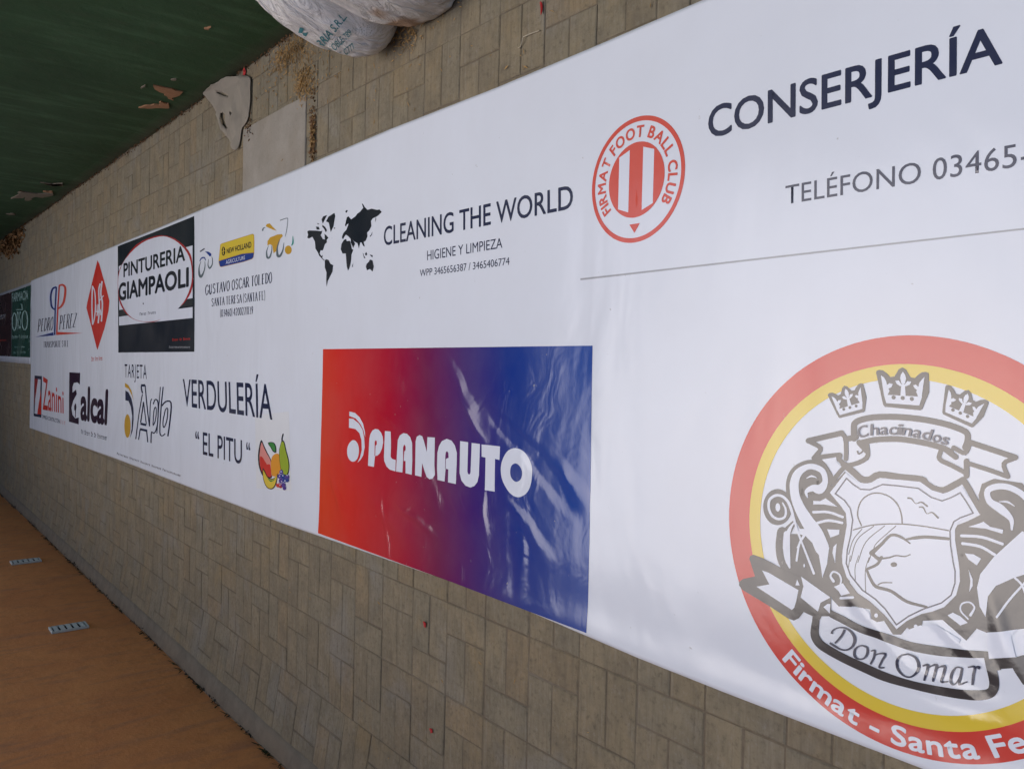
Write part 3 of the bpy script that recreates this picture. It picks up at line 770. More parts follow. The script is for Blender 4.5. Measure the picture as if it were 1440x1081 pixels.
p.poly(Z_([(190, 690), (215, 720), (255, 800), (330, 845), (395, 800), (415, 760), (405, 850), (370, 945), (320, 985), (255, 955), (212, 870), (195, 780)]), YEL, 9, smooth=2)
p.stroke(Z_([(270, 820), (320, 865), (390, 830)]), [.8, 1.8, .8], GRN, 10)
for (x, y, r_, mm) in ((485, 720, 30, PURP), (455, 790, 32, PURP), (510, 790, 36, BLUE), (480, 860, 36, PURP), (540, 850, 34, BLUE), (580, 800, 34, PURP), (580, 850, 30, BLUE), (435, 930, 34, RED), (475, 945, 30, DRED), (520, 930, 34, PURP), (535, 980, 28, PURP)):
    p.ell(355 + x / 11.38, 600 + y / 11.38, r_ / 11.38, r_ / 11.38 * 1.15, mm, 11, 12)
for (x, y) in ((483, 715), (460, 785), (512, 778), (490, 870), (580, 775), (433, 900), (465, 930), (545, 860)): p.ell(355 + x / 11.38, 600 + y / 11.38, .8, 1.1, PRWHITE, 12, 8)
p.done()

# --- card company with outlined letters
A_ = fr(170, 505, 9.01)
p = Print('lettering', 'small spaced capitals TARJETA')
p.text('TARJETA', A_([(60, 230), (345, 250), (345, 72), (60, 64)]), INK, space=1.15, bold=-.004)
p = p.nxt('outlined navy word Apla beside a gold dot and crescents'); p.ell(170 + 97 / 9.01, 505 + 845 / 9.01, 4.5, 16.6, GOLD)
p.poly(A_([(70, 395), (110, 420), (150, 500), (175, 620), (178, 760), (165, 900), (130, 1000), (150, 880), (158, 720), (140, 600), (110, 530), (70, 520)]), INK)
p.poly(A_([(65, 300), (110, 330), (150, 400), (178, 530), (150, 450), (110, 375), (65, 352)]), GOLD)
for pts, w_ in (([(205, 1010), (245, 700), (290, 440)], 1.5), ([(272, 332), (325, 330)], 3.4), ([(275, 340), (280, 390), (292, 430)], 2), ([(325, 330), (350, 600), (382, 850)], 1.6), ([(240, 1020), (262, 885)], 1.5),
                ([(305, 540), (288, 660), (268, 800)], 1.7), ([(305, 540), (322, 680), (340, 820)], 1.4), ([(265, 815), (340, 832)], 3.2), ([(258, 885), (348, 905)], 3.2), ([(345, 900), (358, 1050)], 1.6), ([(382, 850), (392, 560), (412, 500)], 1.2),
                ([(400, 1060), (405, 930), (425, 930)], 1.7), ([(430, 570), (450, 515), (480, 520), (492, 590), (485, 800), (455, 920), (420, 935)], 1.7), ([(425, 830), (440, 640), (462, 610), (468, 680), (452, 790), (425, 840)], 1.4), ([(475, 940), (500, 600), (520, 350)], 1.3),
                ([(555, 350), (530, 600), (512, 920), (545, 968), (582, 940)], 1.7), ([(540, 590), (590, 535), (655, 552), (645, 750), (615, 975)], 2.0), ([(556, 760), (585, 640), (612, 630), (605, 760), (570, 860), (553, 830), (556, 760)], 1.5)):
    p.stroke(A_(pts), w_, INK, cap=False, smooth=3)
p.done()
B_ = fr(160, 620, 13.09)
p = Print('lettering', 'row of tiny grey names along the lower edge')
p.smudge(B_([(75, 247), (1262, 655), (1262, 612), (78, 205)]), [8, 7, 7, 7, 13], INK2, seed=4); p.done()

# --- paint shop poster
S_ = fr(160, 300, 5.405)
p = Print('poster', 'black poster with a white oval reading PINTURERIA GIAMPAOLI')
p.poly(S_([(43, 252), (620, 22), (622, 1052), (40, 1058)]), BLK)
p.poly(S_([(50, 405), (160, 345), (606, 245), (606, 645), (50, 735)]), PRWHITE, 1); p.poly(S_([(48, 786), (606, 712), (606, 795), (48, 853)]), PRWHITE, 1)
p.poly(S_([(50, 735), (606, 645), (606, 700), (50, 785)]), vinyl('ink_dark_grey', (.03, .035, .036), .25), 1)
p.poly(S_([(50, 250), (606, 30), (606, 245), (50, 400)]), BLK, 2)
p.poly(S_([(330, 172), (440, 180), (530, 235), (590, 310), (606, 400), (606, 560), (560, 660), (490, 725), (350, 815), (240, 826), (150, 800), (90, 745), (48, 650), (44, 480), (80, 380), (180, 240)]), DRED, 3, smooth=3)
p.poly(S_([(355, 178), (440, 190), (520, 245), (580, 330), (602, 450), (590, 560), (535, 680), (440, 770), (350, 812), (240, 823), (150, 795), (90, 725), (52, 620), (48, 480), (100, 350), (220, 228)]), PRWHITE, 4, smooth=3)
po = p.done()
p = Print('lettering', 'bold black word PINTURERIA', po)
p.text('PINTURERIA', S_([(88, 485), (548, 358), (548, 245), (88, 385)]), BLK, 5, bold=.035)
p = p.nxt('bold black word GIAMPAOLI'); p.text('GIAMPAOLI', S_([(50, 662), (574, 553), (574, 415), (50, 540)]), BLK, 5, bold=.05)
p = p.nxt('tiny print too small to read'); p.smudge(S_([(205, 778), (328, 764), (328, 740), (205, 754)]), [5, 6], INK2, 5, 3); p.ell(203, 427, .8, 1.2, INK2, 5, 8)
p.smudge(S_([(455, 970), (592, 962), (592, 942), (455, 950)]), [5, 2, 6], RED, 5, 5); p.smudge(S_([(430, 1025), (592, 1026), (592, 1006), (430, 1006)]), [18], GREYL, 5, 6)
p.done()

# --- farm machinery dealer
H_ = fr(270, 300, 9.6); G_ = fr(280, 375, 12)
p = Print('badge', 'yellow and blue badge between two small machine drawings')
p.poly(H_([(400, 425), (420, 410), (840, 280), (862, 292), (866, 380), (864, 540), (855, 600), (835, 622), (720, 660), (420, 728), (395, 722), (380, 680), (378, 640)]), GOLD)
p.poly(H_([(405, 430), (425, 415), (838, 288), (856, 298), (858, 528), (700, 545), (500, 605), (385, 640)]), YEL, 1)
p.poly(H_([(382, 648), (500, 612), (700, 552), (862, 535), (852, 598), (832, 618), (720, 655), (420, 722), (398, 716)]), BLUE, 2)
p.text('NEW HOLLAND', H_([(492, 545), (826, 462), (824, 385), (492, 482)]), BLK, 3, bold=.035)
p.text('AGRICULTURE', H_([(480, 690), (742, 622), (740, 575), (480, 636)]), PRWHITE, 3)
p.ell(270 + 446 / 9.6, 300 + 515 / 9.6, 2.6, 6.4, BLK, 3, 16); p.stroke(H_([(446, 470), (444, 560)]), 1.1, YEL, 4, cap=False); p.stroke(H_([(425, 520), (468, 505)]), .8, YEL, 4, cap=False)
# little tractor
SIL = vinyl('ink_silver', (.12, .16, .18), .25)
p.stroke(H_([(120, 520), (185, 478)]), [1.6, 1.8], INK2, 0, smooth=0); p.poly(H_([(190, 515), (240, 520), (275, 545), (280, 575), (255, 585), (230, 555)]), BLUE)
p.stroke(H_([(118, 650), (140, 610), (180, 600), (200, 640)]), [1, 1.8, 1.8, 1], BLUE, cap=False)
p.stroke(H_([(135, 650), (110, 730), (112, 820), (135, 855), (170, 800), (190, 720), (188, 650)]), [.7, 1.6, 3, 3.6, 2, 1.4, .6], SIL, cap=False)
p.stroke(H_([(240, 620), (232, 700), (255, 742), (290, 690), (292, 620), (282, 585)]), [.7, 1.4, 2.2, 1.6, 1.2, .6], SIL, cap=False)
# little harvester
p.stroke(H_([(975, 240), (990, 205), (1015, 195)]), [2.2, 1.6, .8], SIL, cap=False)
p.poly(H_([(1020, 180), (1035, 148), (1075, 140), (1110, 180), (1170, 240), (1120, 225), (1060, 200)]), GOLD)
p.poly(H_([(1045, 440), (1045, 380), (1080, 330), (1180, 290), (1240, 285), (1255, 310), (1220, 350), (1195, 440), (1180, 500), (1130, 545), (1110, 440), (1080, 420)]), GOLD)
p.stroke(H_([(1060, 440), (1035, 520), (1045, 600), (1080, 590), (1105, 500), (1100, 440)]), [.6, 1.6, 2.8, 2.4, 1.2, .6], SIL, cap=False)
p.stroke(H_([(1210, 360), (1180, 470), (1185, 570), (1220, 575), (1255, 500), (1270, 400)]), [.8, 2, 3.6, 3.2, 1.8, .8], SIL, cap=False)
p.stroke(H_([(1215, 100), (1300, 72), (1320, 90), (1305, 230), (1285, 320)]), [1.3, 1, .8, .8, .6], SIL, cap=False)
p.ell(270 + 1328 / 9.6, 300 + 498 / 9.6, 4.9, 6.2, GOLD, 0, 18); p.stroke(H_([(1390, 310), (1390, 400), (1372, 440)]), [.8, 2.2, 1.2], TEAL, cap=False)
p.done()

# --- a small serif alphabet for the names below the badge
SER = {'A': [((.08, 0), (.5, 1), 0), ((.5, 1), (.92, 0), 1), ((.25, .38), (.75, .38), 0)], 'G': [((.88, .8), (.7, .97), (.45, 1), (.12, .75), (.1, .4), (.3, .05), (.55, 0), (.88, .15), 2), ((.88, .15), (.88, .45), 1)],
       'U': [((.2, 1), (.2, .3), (.35, .02), (.6, 0), (.8, .25), 1), ((.8, 1), (.8, .25), 0)], 'S': [((.8, .82), (.6, .99), (.35, .97), (.2, .75), (.45, .55), (.78, .38), (.75, .1), (.5, 0), (.18, .15), 2)],
       'T': [((.5, 0), (.5, 1), 1), ((.08, .98), (.92, .98), 0)], 'V': [((.08, 1), (.5, 0), 1), ((.5, 0), (.92, 1), 0)], 'O': [((.5, 1), (.15, .8), (.1, .4), (.35, .02), (.5, 0), (.82, .15), (.9, .5), (.7, .95), (.5, 1), 2)],
       'C': [((.88, .8), (.7, .97), (.45, 1), (.12, .75), (.1, .35), (.35, .02), (.6, 0), (.88, .18), 2)], 'R': [((.2, 0), (.2, 1), 1), ((.2, .98), (.6, .97), (.78, .75), (.6, .52), (.2, .5), 2), ((.5, .5), (.92, 0), 1)],
       'L': [((.22, 0), (.22, 1), 1), ((.22, .03), (.85, .03), 0)], 'E': [((.22, 0), (.22, 1), 1), ((.22, .03), (.85, .03), 0), ((.22, .97), (.82, .97), 0), ((.22, .52), (.65, .52), 0)], 'F': [((.22, 0), (.22, 1), 1), ((.22, .97), (.82, .97), 0), ((.22, .52), (.65, .52), 0)],
       'D': [((.2, 0), (.2, 1), 1), ((.2, .98), (.55, .96), (.88, .7), (.88, .3), (.55, .03), (.2, .02), 2)], 'N': [((.18, 0), (.18, 1), 0), ((.18, 1), (.82, 0), 1), ((.82, 0), (.82, 1), 0)], 'P': [((.2, 0), (.2, 1), 1), ((.2, .98), (.6, .97), (.8, .73), (.6, .47), (.2, .47), 2)],
       'Z': [((.12, .97), (.85, .97), 0), ((.85, .97), (.12, .03), 1), ((.12, .03), (.88, .03), 0)], '(': [((.7, 1.1), (.35, .7), (.35, .3), (.7, -.1), 0)], ')': [((.3, 1.1), (.65, .7), (.65, .3), (.3, -.1), 0)], '/': [((.15, -.05), (.85, 1.05), 0)],
       '0': [((.5, 1), (.18, .75), (.18, .25), (.5, 0), (.82, .25), (.82, .75), (.5, 1), 2)], '2': [((.2, .8), (.5, 1), (.8, .75), (.2, .03), 2), ((.2, .03), (.85, .03), 1)], '3': [((.2, .9), (.7, .9), (.7, .6), (.4, .53), (.8, .4), (.7, .05), (.2, .08), 2)],
       '4': [((.65, 0), (.65, 1), (.12, .3), (.9, .3), 1)], '6': [((.75, .95), (.3, .7), (.2, .25), (.5, 0), (.8, .28), (.5, .55), (.22, .35), 2)], '7': [((.15, .95), (.85, .95), (.4, 0), 1)], '8': [((.5, .53), (.22, .78), (.5, 1), (.78, .78), (.5, .53), (.18, .25), (.5, 0), (.82, .25), (.5, .53), 2)], '9': [((.78, .65), (.5, .45), (.2, .72), (.5, 1), (.8, .7), (.6, .2), (.3, .02), 2)]}
NAR = {'(': .45, ')': .45, '/': .5, ' ': .45}
def serif(p, txt, quad, m, layer=0, slant=0.0, wt=1.0):
    bl, br, tr, tl = [Vector(q) for q in quad]; tot = sum(NAR.get(c, 1) for c in txt); x = 0
    P = lambda a, b: tuple(bl.lerp(br, a).lerp(tl.lerp(tr, a), b))
    hpx = ((tl - bl).length + (tr - br).length) / 2; wpx = (br - bl).length / tot
    for ch in txt:
        wd = NAR.get(ch, 1)
        if ch != ' ':
            for st in SER[ch]:
                pts, kd = st[:-1], st[-1]; th = (.45, 1.0, .75)[kd] * min(hpx * .085, wpx * .22) * wt + .18
                Q = [P((x + (.04 + px * .92 + slant * py) * wd) / tot, py) for px, py in pts]
                p.stroke(Q, th, m, layer, smooth=3 if len(Q) > 2 and kd == 2 else 0, cap=False)
                if kd < 2 and len(pts) == 2 and abs(pts[0][0] - pts[1][0]) < .5:      # serifs on uprights
                    for (px, py) in pts:
                        if py in (0, 1): p.stroke([P((x + (px - .13 + slant * py) * wd) / tot, py), P((x + (px + .17 + slant * py) * wd) / tot, py)], .45, m, layer, smooth=0, cap=False)
        x += wd
p = Print('lettering', 'serif line GUSTAVO OSCAR TOLEDO')
serif(p, 'GUSTAVO OSCAR TOLEDO', G_([(118, 480), (1268, 270), (1270, 95), (122, 320)]), INK)
p = p.nxt('serif line SANTA TERESA (SANTA FE)'); serif(p, 'SANTA TERESA (SANTA FE)', G_([(222, 670), (1155, 560), (1150, 412), (225, 540)]), INK, wt=.9)
p = p.nxt('serif line of a telephone number'); serif(p, '(03460) 420027/839', G_([(375, 848), (945, 800), (945, 668), (378, 726)]), INK, wt=.9); p.done()

# --- haulier
D_ = fr(40, 380, 9.008)
p = Print('emblem', 'blue and red double P')
p.stroke(D_([(345, 820), (350, 470), (362, 210)]), 2.2, BLUE, smooth=0, cap=False); p.stroke(D_([(362, 212), (315, 240), (292, 340), (305, 460), (345, 500)]), [2.4, 2.6, 2.6, 2.6, 2.0], BLUE, cap=False)
p.stroke(D_([(372, 820), (382, 480), (398, 195)]), 2.0, RED, smooth=0, cap=False); p.stroke(D_([(395, 195), (445, 188), (475, 240), (460, 380), (430, 450), (385, 490)]), [2.4, 3.0, 3.2, 3.2, 3.0, 2.0], REDC, cap=False)
p.poly(D_([(88, 847), (330, 785), (332, 826)]), BLUE); p.poly(D_([(368, 780), (700, 797), (368, 822)]), REDC)
p = p.nxt('x'); p.name = 'lettering'; p.label = 'slanted serif words PEDRO PEREZ'; serif(p, 'PEDRO', D_([(118, 785), (325, 750), (330, 592), (130, 622)]), INK2, slant=.12, wt=.9); serif(p, 'PEREZ', D_([(398, 755), (612, 722), (628, 538), (405, 575)]), INK2, slant=.12, wt=.9)
p = p.nxt('small serif line TRANSPORTE S R L'); serif(p, 'TRANSPORTE S R L', D_([(198, 977), (525, 967), (525, 890), (198, 905)]), INK2, wt=.8); p.done()

# --- red diamond
p = Print('emblem', 'tall red diamond with the word Duff in white script')
p.poly([(139, 366), (141.5, 371), (151, 405), (155.5, 423), (154, 437), (148, 462), (138, 492), (136.5, 488), (128, 452), (123, 433), (124.5, 424), (131, 397)], RED)
for pts, ws in (([(825, 200), (818, 440), (825, 690)], 1.8), ([(825, 200), (855, 280), (862, 460), (850, 600), (826, 690)], 1.5), ([(868, 440), (870, 520), (888, 520), (895, 430), (893, 520), (880, 580)], 1.3), ([(925, 170), (905, 260), (912, 480), (895, 670)], 1.9), ([(948, 140), (930, 300), (950, 420), (935, 650)], 2.0), ([(905, 400), (965, 320)], 1.3), ([(880, 560), (920, 500), (930, 570)], 1.4)):
    p.stroke(D_(pts), ws, PRWHITE, 1, smooth=4, cap=False)
p = p.nxt('tiny red number'); p.name = 'lettering'; p.smudge([(129.5, 508), (145, 506.5), (145, 500.5), (129.5, 501.5)], [3, 3, 4], RED, 0, 9); p.done()

# --- builder and shop logos in the far lower row
N_ = fr(40, 515, 10.29)
p = Print('lettering', 'red and navy logo reading Zanini')
p.poly(N_([(95, 132), (205, 142), (198, 742), (88, 718)]), INK); p.poly(N_([(100, 180), (150, 185), (128, 420), (100, 560)]), DRED, 1); p.poly(N_([(190, 330), (200, 560), (195, 695), (140, 690)]), RED, 1)
p.poly(N_([(148, 185), (185, 190), (180, 420), (140, 690), (100, 680), (112, 470)]), PRWHITE, 2)
p.text('Zanini', N_([(218, 620), (520, 678), (520, 350), (220, 152)]), RED, bold=.015)
p.text('EMPRESA CONSTRUCTORA', N_([(212, 755), (468, 826), (468, 770), (212, 700)]), INK); p.smudge(N_([(475, 830), (545, 850), (545, 795), (475, 770)]), [1, 1, 1], RED, 0, 2); p.done()
p = Print('lettering', 'dark plum logo reading alcal')
p.poly(N_([(605, 85), (760, 95), (755, 262), (720, 232), (670, 240), (650, 300), (650, 380), (700, 335), (712, 400), (660, 500), (635, 600), (650, 700), (690, 752), (742, 740), (740, 838), (598, 800)]), PLUM)
p.poly(N_([(700, 530), (708, 590), (700, 640), (675, 635), (675, 570)]), PLUM); p.stroke(N_([(695, 640), (692, 740)]), 1, PLUM, smooth=0, cap=False)
p.text('alcal', N_([(772, 755), (1140, 830), (1158, 355), (775, 300)]), PLUM, bold=.055)
p.smudge(N_([(780, 975), (1150, 1070), (1150, 1000), (780, 910)]), [2, 5, 2, 2, 9], INK2, 0, 7); p.done()

# --- sausage maker's round emblem, the largest print on the banner
E1, E2, E3, E4, E5, E6, E7, E8, E9 = fr(1120, 500, 8), fr(1280, 520, 9), fr(1060, 630, 7.72), fr(1180, 640, 7.2), fr(1340, 640, 4.16), fr(1030, 750, 8.318), fr(1140, 840, 8.3125), fr(1280, 860, 7.719), fr(1180, 780, 7.2)
R5, R6 = fr(1020, 470, 3.4286), fr(1020, 760, 3.367)
opts = [(1024, 724), (1221, 478), (1335, 476), (1440, 512), (1041, 821), (1067, 879), (1109, 935), (1192, 1018), (1258, 1049.6), (1326, 1070), (1440, 1066), (1060, 600), (1120, 528)]
oc, orr = fit_circle([at(*q) for q in opts]); print('emblem', oc, orr, [round(math.hypot(at(*q).x - oc[0], at(*q).y - oc[1]), 3) for q in opts])
p = Print('emblem', 'large round red and yellow emblem with shield, pig and crowns')
p.gring(oc, orr * .862, orr, RED, 0, n=140); p.gring(oc, orr * .792, orr * .8625, YEL, 0, n=140)
em = p.done()
p = Print('lettering', 'white words Firmat - Santa Fe on the red ring', em)
def ang(u, v):
    q = at(u, v); dx, dy = -(q.y - oc[1]), q.x - oc[0]; return math.degrees(math.atan2(dx, dy)) % 360
aF, aE = ang(*R6([(310, 560)])[0]), ang(*R6([(1440, 960)])[0]); print('angles', aF, aE)
arc_text(p, 'Firmat - Santa Fe', oc, orr * .975, orr * .088, aF + 2, aE, PRWHITE, 2, bold=.04, inward=True)
p.done()

p = Print('line_art', 'charcoal coat of arms with crowns, ribbons, scrolls and a pig', em)
D = LINEART; Wh = PRWHITE
def dk(f, pts, w_, sm=5, layer=1, closed=False): p.stroke(f(pts), w_, D, layer, smooth=sm, closed=closed)
def wh(f, pts, w_, sm=5, layer=3): p.stroke(f(pts), w_, Wh, layer, smooth=sm)
# crowns
half = [(925, 205), (930, 182), (960, 170), (1000, 175), (1040, 200), (1085, 245), (1130, 238), (1155, 200), (1180, 155), (1222, 132)]
full = half + [(2445 - x, y + (-2 if y > 300 else 2)) for x, y in half[-2::-1]] + [(1520, 400), (1440, 590), (1418, 606), (1020, 582), (1000, 560)]
def crown(cx0, cy0, bx, by):
    def f(pts): return [(cx0 + (x - 1222) / 102.5 * bx[0] + (470 - y) / 293 * by[0], cy0 + (x - 1222) / 102.5 * bx[1] + (470 - y) / 293 * by[1]) for x, y in pts]
    p.poly(f(full), D, 2)
    for pts in ([(1010, 445), (1222, 450), (1440, 452), (1408, 552), (1036, 540)],
                [(980, 230), (1015, 255), (1038, 295), (1050, 345), (1075, 400), (1052, 450), (1012, 452)], [(1042, 340), (1075, 315), (1115, 325), (1095, 360), (1052, 382)],
                [(1470, 230), (1440, 262), (1410, 300), (1398, 350), (1375, 400), (1395, 452), (1436, 454)], [(1402, 345), (1370, 320), (1340, 330), (1360, 362), (1395, 385)],
                [(1228, 180), (1252, 215), (1262, 255), (1250, 310), (1228, 325), (1208, 310), (1196, 255), (1205, 215)], [(1210, 325), (1180, 280), (1140, 285), (1155, 320), (1200, 345)], [(1245, 325), (1275, 285), (1322, 288), (1305, 322), (1255, 345)], [(1208, 320), (1248, 320), (1256, 450), (1196, 450)]):
        p.poly(f(pts), Wh, 3)
    for x, y in ((1120, 473), (1222, 476), (1325, 482)):
        p.poly(f([(x + 24 * math.cos(t * .7), y + 24 * math.sin(t * .7)) for t in range(9)]), D, 4)
crown(1120 + 1222 / 8, 500 + 470 / 8, (12.8, .5), (-.2, -36.6))
crown(1120 + 627 / 8, 500 + 578 / 8, (8.6, -2.7), (-6.6, -26.0))
crown(1280 + 664 / 9, 520 + 540 / 9, (10.4, 4.1), (10.1, -27.4))
# upper ribbon
dk(E1, [(670, 930), (670, 790), (690, 750), (750, 720), (900, 692), (1150, 688), (1440, 715), (1700, 768), (1880, 830), (1945, 880), (1945, 960), (1920, 1030)], 8.6, 4)
dk(E1, [(760, 975), (900, 945), (1050, 935), (1200, 938), (1440, 975), (1650, 1030), (1760, 1080)], 8.2, 4)
for pts in ([(410, 512), (570, 475)], [(570, 475), (588, 500), (592, 560), (590, 600)], [(590, 505), (640, 494)], [(412, 514), (468, 548), (438, 592)], [(438, 595), (560, 582)], [(555, 600), (600, 630), (690, 595), (692, 530)], [(655, 520), (690, 560)], [(455, 605), (530, 600), (560, 590)],
            [(1110, 545), (1165, 570), (1190, 520)], [(1190, 520), (1408, 592)], [(1408, 594), (1352, 622), (1372, 684)], [(1370, 684), (1280, 652), (1172, 618)], [(1172, 610), (1172, 680)], [(1048, 560), (1042, 600), (1100, 630), (1165, 665)], [(1080, 560), (1120, 590)]):
    dk(R5, pts, 8.0 if len(pts) == 2 else 6.5, 4)
dk(R5, [(645, 560), (655, 575), (690, 545)], 2.2, 3); 
# shield and its dark surround
dk(E4, [(75, 95), (160, 165), (250, 240), (330, 240), (430, 192), (640, 218), (850, 240), (900, 285), (980, 335), (1070, 350), (1160, 310), (1275, 245)], 9.2, 3)
dk(E4, [(75, 95), (-10, 195), (-60, 265)], 9, 0); dk(E4, [(1275, 245), (1340, 350), (1450, 560)], 9, 0)
dk(E3, [(930, 400), (850, 480)], 9, 0)
p.poly(E3([(850, 420), (1010, 250), (1081, 400), (1150, 700), (1130, 1081), (880, 1081), (800, 930), (690, 800), (610, 640), (570, 560), (500, 450), (520, 260), (620, 130), (780, 130), (880, 290), (845, 400)]), D, 1)
p.poly(E6([(560, 0), (1414, 0), (1414, 300), (1380, 620), (1414, 860), (1290, 850), (1170, 740), (900, 640), (700, 500), (600, 400), (560, 200)]), D, 1)
p.poly(E9([(-40, -60), (40, -60), (60, 200), (200, 380), (330, 470), (470, 600), (595, 745), (700, 660), (850, 590), (1080, 520), (1200, 400), (1250, 250), (1230, -60), (1440, -60), (1600, 400), (1440, 700), (1300, 860), (1060, 650), (860, 660), (840, 770), (780, 780), (700, 730), (640, 800), (560, 800), (470, 660), (400, 672), (345, 640), (330, 545), (180, 515), (10, 515), (-60, 440)]), D, 1)
p.poly(E5([(170, 345), (160, 230), (180, 165), (250, 135), (416, 160), (520, 300), (560, 640), (540, 1010), (416, 1010), (210, 1035), (100, 990), (20, 880), (40, 700), (10, 560), (0, 420), (100, 380)]), D, 1)
shield = E4([(85, 170), (160, 235), (250, 280), (330, 280), (450, 230), (640, 245), (840, 265), (960, 350), (1070, 382), (1160, 360), (1265, 310), (1350, 440), (1440, 590), (1330, 625), (1230, 672), (1190, 745), (1190, 850), (1225, 1080)]) + E9([(1235, 150), (1238, 260), (1200, 400), (1080, 520), (960, 565), (850, 590), (700, 660), (595, 745), (480, 600), (330, 460), (200, 350), (90, 220), (48, 80), (45, 0)]) + E4([(60, 900), (95, 700), (85, 580), (20, 490)]) + E3([(845, 480), (1015, 265)])
p.poly(shield, Wh, 2)
inner = E4([(95, 230), (160, 290), (235, 340), (330, 345), (460, 292), (640, 308), (820, 330), (950, 420), (1060, 457), (1150, 425), (1245, 375), (1310, 470), (1375, 580), (1250, 625), (1180, 665), (1140, 760), (1145, 900), (1172, 1080)]) + E9([(1190, 160), (1188, 280), (1150, 400), (1050, 480), (870, 540), (720, 612), (595, 700), (480, 540), (380, 440), (250, 350), (130, 200), (88, 80)]) + E4([(100, 950), (135, 800), (155, 650), (130, 530), (70, 450)]) + E3([(905, 490)])
p.stroke(inner, 2.0, INK2, 3, smooth=0, closed=True)
# landscape and pig
dk(E4, [(245, 712), (205, 600), (230, 480), (300, 405), (400, 378), (510, 405), (600, 480), (645, 580), (657, 690)], 1.9, 5, 3)
dk(E4, [(155, 752), (350, 702), (600, 690), (850, 710), (1130, 757)], 1.8, 4, 3)
for pts in ([(250, 740), (160, 850), (112, 1000)], [(370, 710), (200, 850), (130, 1070)], [(480, 708), (290, 870), (205, 1080)], [(595, 708), (400, 880), (365, 950)], [(340, 1000), (310, 1080)]): dk(E4, pts, 1.2, 5, 3)
for pts in ([(130, 0), (108, 130)], [(215, 0), (178, 120), (180, 250)], [(320, 20), (285, 130), (280, 250), (285, 370)]): dk(E9, pts, 1.1, 4, 3)
dk(E4, [(710, 428), (750, 435), (795, 485), (850, 470), (910, 510)], [2.4, 2, 1.2, 2, 2.6], 4, 3); dk(E4, [(825, 520), (870, 525), (905, 585), (960, 575), (1020, 628)], [1.6, 2, 1.2, 2, 2.6], 4, 3)
dk(E4, [(345, 985), (440, 900), (540, 805), (640, 820), (740, 890)], [7, 4.5, 4, 3.6, 1.6], 4, 3); dk(E4, [(700, 845), (800, 828), (920, 822), (1125, 840)], [3, 4.6, 4.6, 4.2], 4, 3)
dk(E4, [(345, 985), (420, 1035), (520, 1030), (590, 1010), (680, 1018), (740, 998)], [5, 3, 2.4, 2, 1.8, 1.5], 4, 3); dk(E4, [(350, 995), (430, 1060)], 4, 0, 3)
dk(E9, [(445, 20), (400, 90), (295, 140)], [4.5, 4, 3.6], 4, 3); dk(E9, [(292, 140), (330, 230), (390, 315), (540, 360), (700, 465), (900, 520)], [3.4, 4, 4.6, 4.4, 4.4, 3.4], 4, 3)
dk(E9, [(405, 298), (460, 275), (555, 275)], [2, 1.8, 1.4], 4, 3); p.ell(1180 + 570 / 7.2, 780 + 92 / 7.2, 4.6, 3.4, D, 3, 16)
# left scrolls
p.ell(1060 + 275 / 7.72, 630 + 635 / 7.72, 20.2, 25.4, D, 1, 32)
wh(E3, [(330, 585), (365, 660), (355, 740), (290, 765), (220, 730), (182, 650), (190, 560), (250, 512), (320, 515), (385, 570), (425, 660), (455, 770), (490, 880), (530, 990), (560, 1081)], [2.0, 3, 3.4, 3.4, 3.6, 3.6, 3.8, 3.8, 3.8, 4, 4, 3.6, 2.6, 2.2, 2], 5)
p.ell(1060 + 280 / 7.72, 630 + 638 / 7.72, 3.4, 6.0, Wh, 3, 14)
S = [(605, 535), (590, 470), (660, 430), (740, 440), (795, 360), (770, 250), (680, 200), (590, 205), (500, 270), (460, 380), (470, 520), (520, 650), (600, 790), (690, 920), (760, 1081)]
SW = [1.5, 5, 9, 13, 8, 8, 8, 8, 11, 12.5, 13, 15, 18, 20, 20]
dk(E3, S, [w_ + 11 for w_ in SW], 5); wh(E3, S, SW, 5)
p.poly(E6([(790, 0), (870, 20), (960, 110), (1030, 250), (1055, 400), (1070, 512), (1125, 350), (1145, 200), (1090, 30), (1060, -60), (800, -60)]), Wh, 3)
dk(E3, [(455, 800), (380, 900), (335, 1000), (320, 1081)], [6, 12, 16, 17], 4); dk(E6, [(600, -20), (588, 150), (610, 300), (660, 430)], [15, 16, 16, 12], 4)
wh(E3, [(455, 800), (405, 880), (375, 980), (365, 1081)], [1.5, 5, 7.5, 8.5], 4); wh(E6, [(655, 0), (650, 150), (662, 290), (690, 400)], [9, 10, 8, 2], 4)
wh(E3, [(570, 925), (530, 990), (490, 1081)], 2.2, 4); wh(E6, [(860, 20), (800, 120), (768, 310)], 3.0, 4); wh(E6, [(790, 0), (850, 150), (970, 460)], [2.4, 2.8, 3.4], 4)
p.ell(1030 + 858 / 8.318, 750 + 368 / 8.318, 1.3, 2.6, Wh, 3, 8)
p.poly(E3([(665, 605), (665, 568), (740, 570), (800, 540), (930, 632), (780, 606)]), Wh, 3); wh(E3, [(665, 690), (830, 690), (985, 742)], 3.6, 4); wh(E3, [(705, 808), (830, 780), (980, 805)], 3.6, 4)
p.poly(E3([(815, 875), (950, 880), (945, 930), (850, 965)]), Wh, 3); wh(E3, [(590, 325), (650, 300), (710, 320)], [.6, 2.6, .6], 4)
p.poly(E3([(760, 120), (915, 95), (925, 150), (975, 195), (885, 300), (840, 200)]), Wh, 2)
p.poly(E6([(1240, 110), (1200, 150), (1188, 220), (1220, 340), (1226, 230)]), Wh, 3)
wh(E6, [(1200, 550), (1165, 490), (1200, 440), (1265, 470), (1290, 540), (1268, 620)], [4, 3, 2.6, 2.6, 2.6, 2], 5)
p.poly(E6([(1205, 615), (1310, 572), (1392, 690), (1290, 720), (1262, 670)]), Wh, 3); wh(E6, [(1285, 748), (1430, 738)], 3.6, 0)
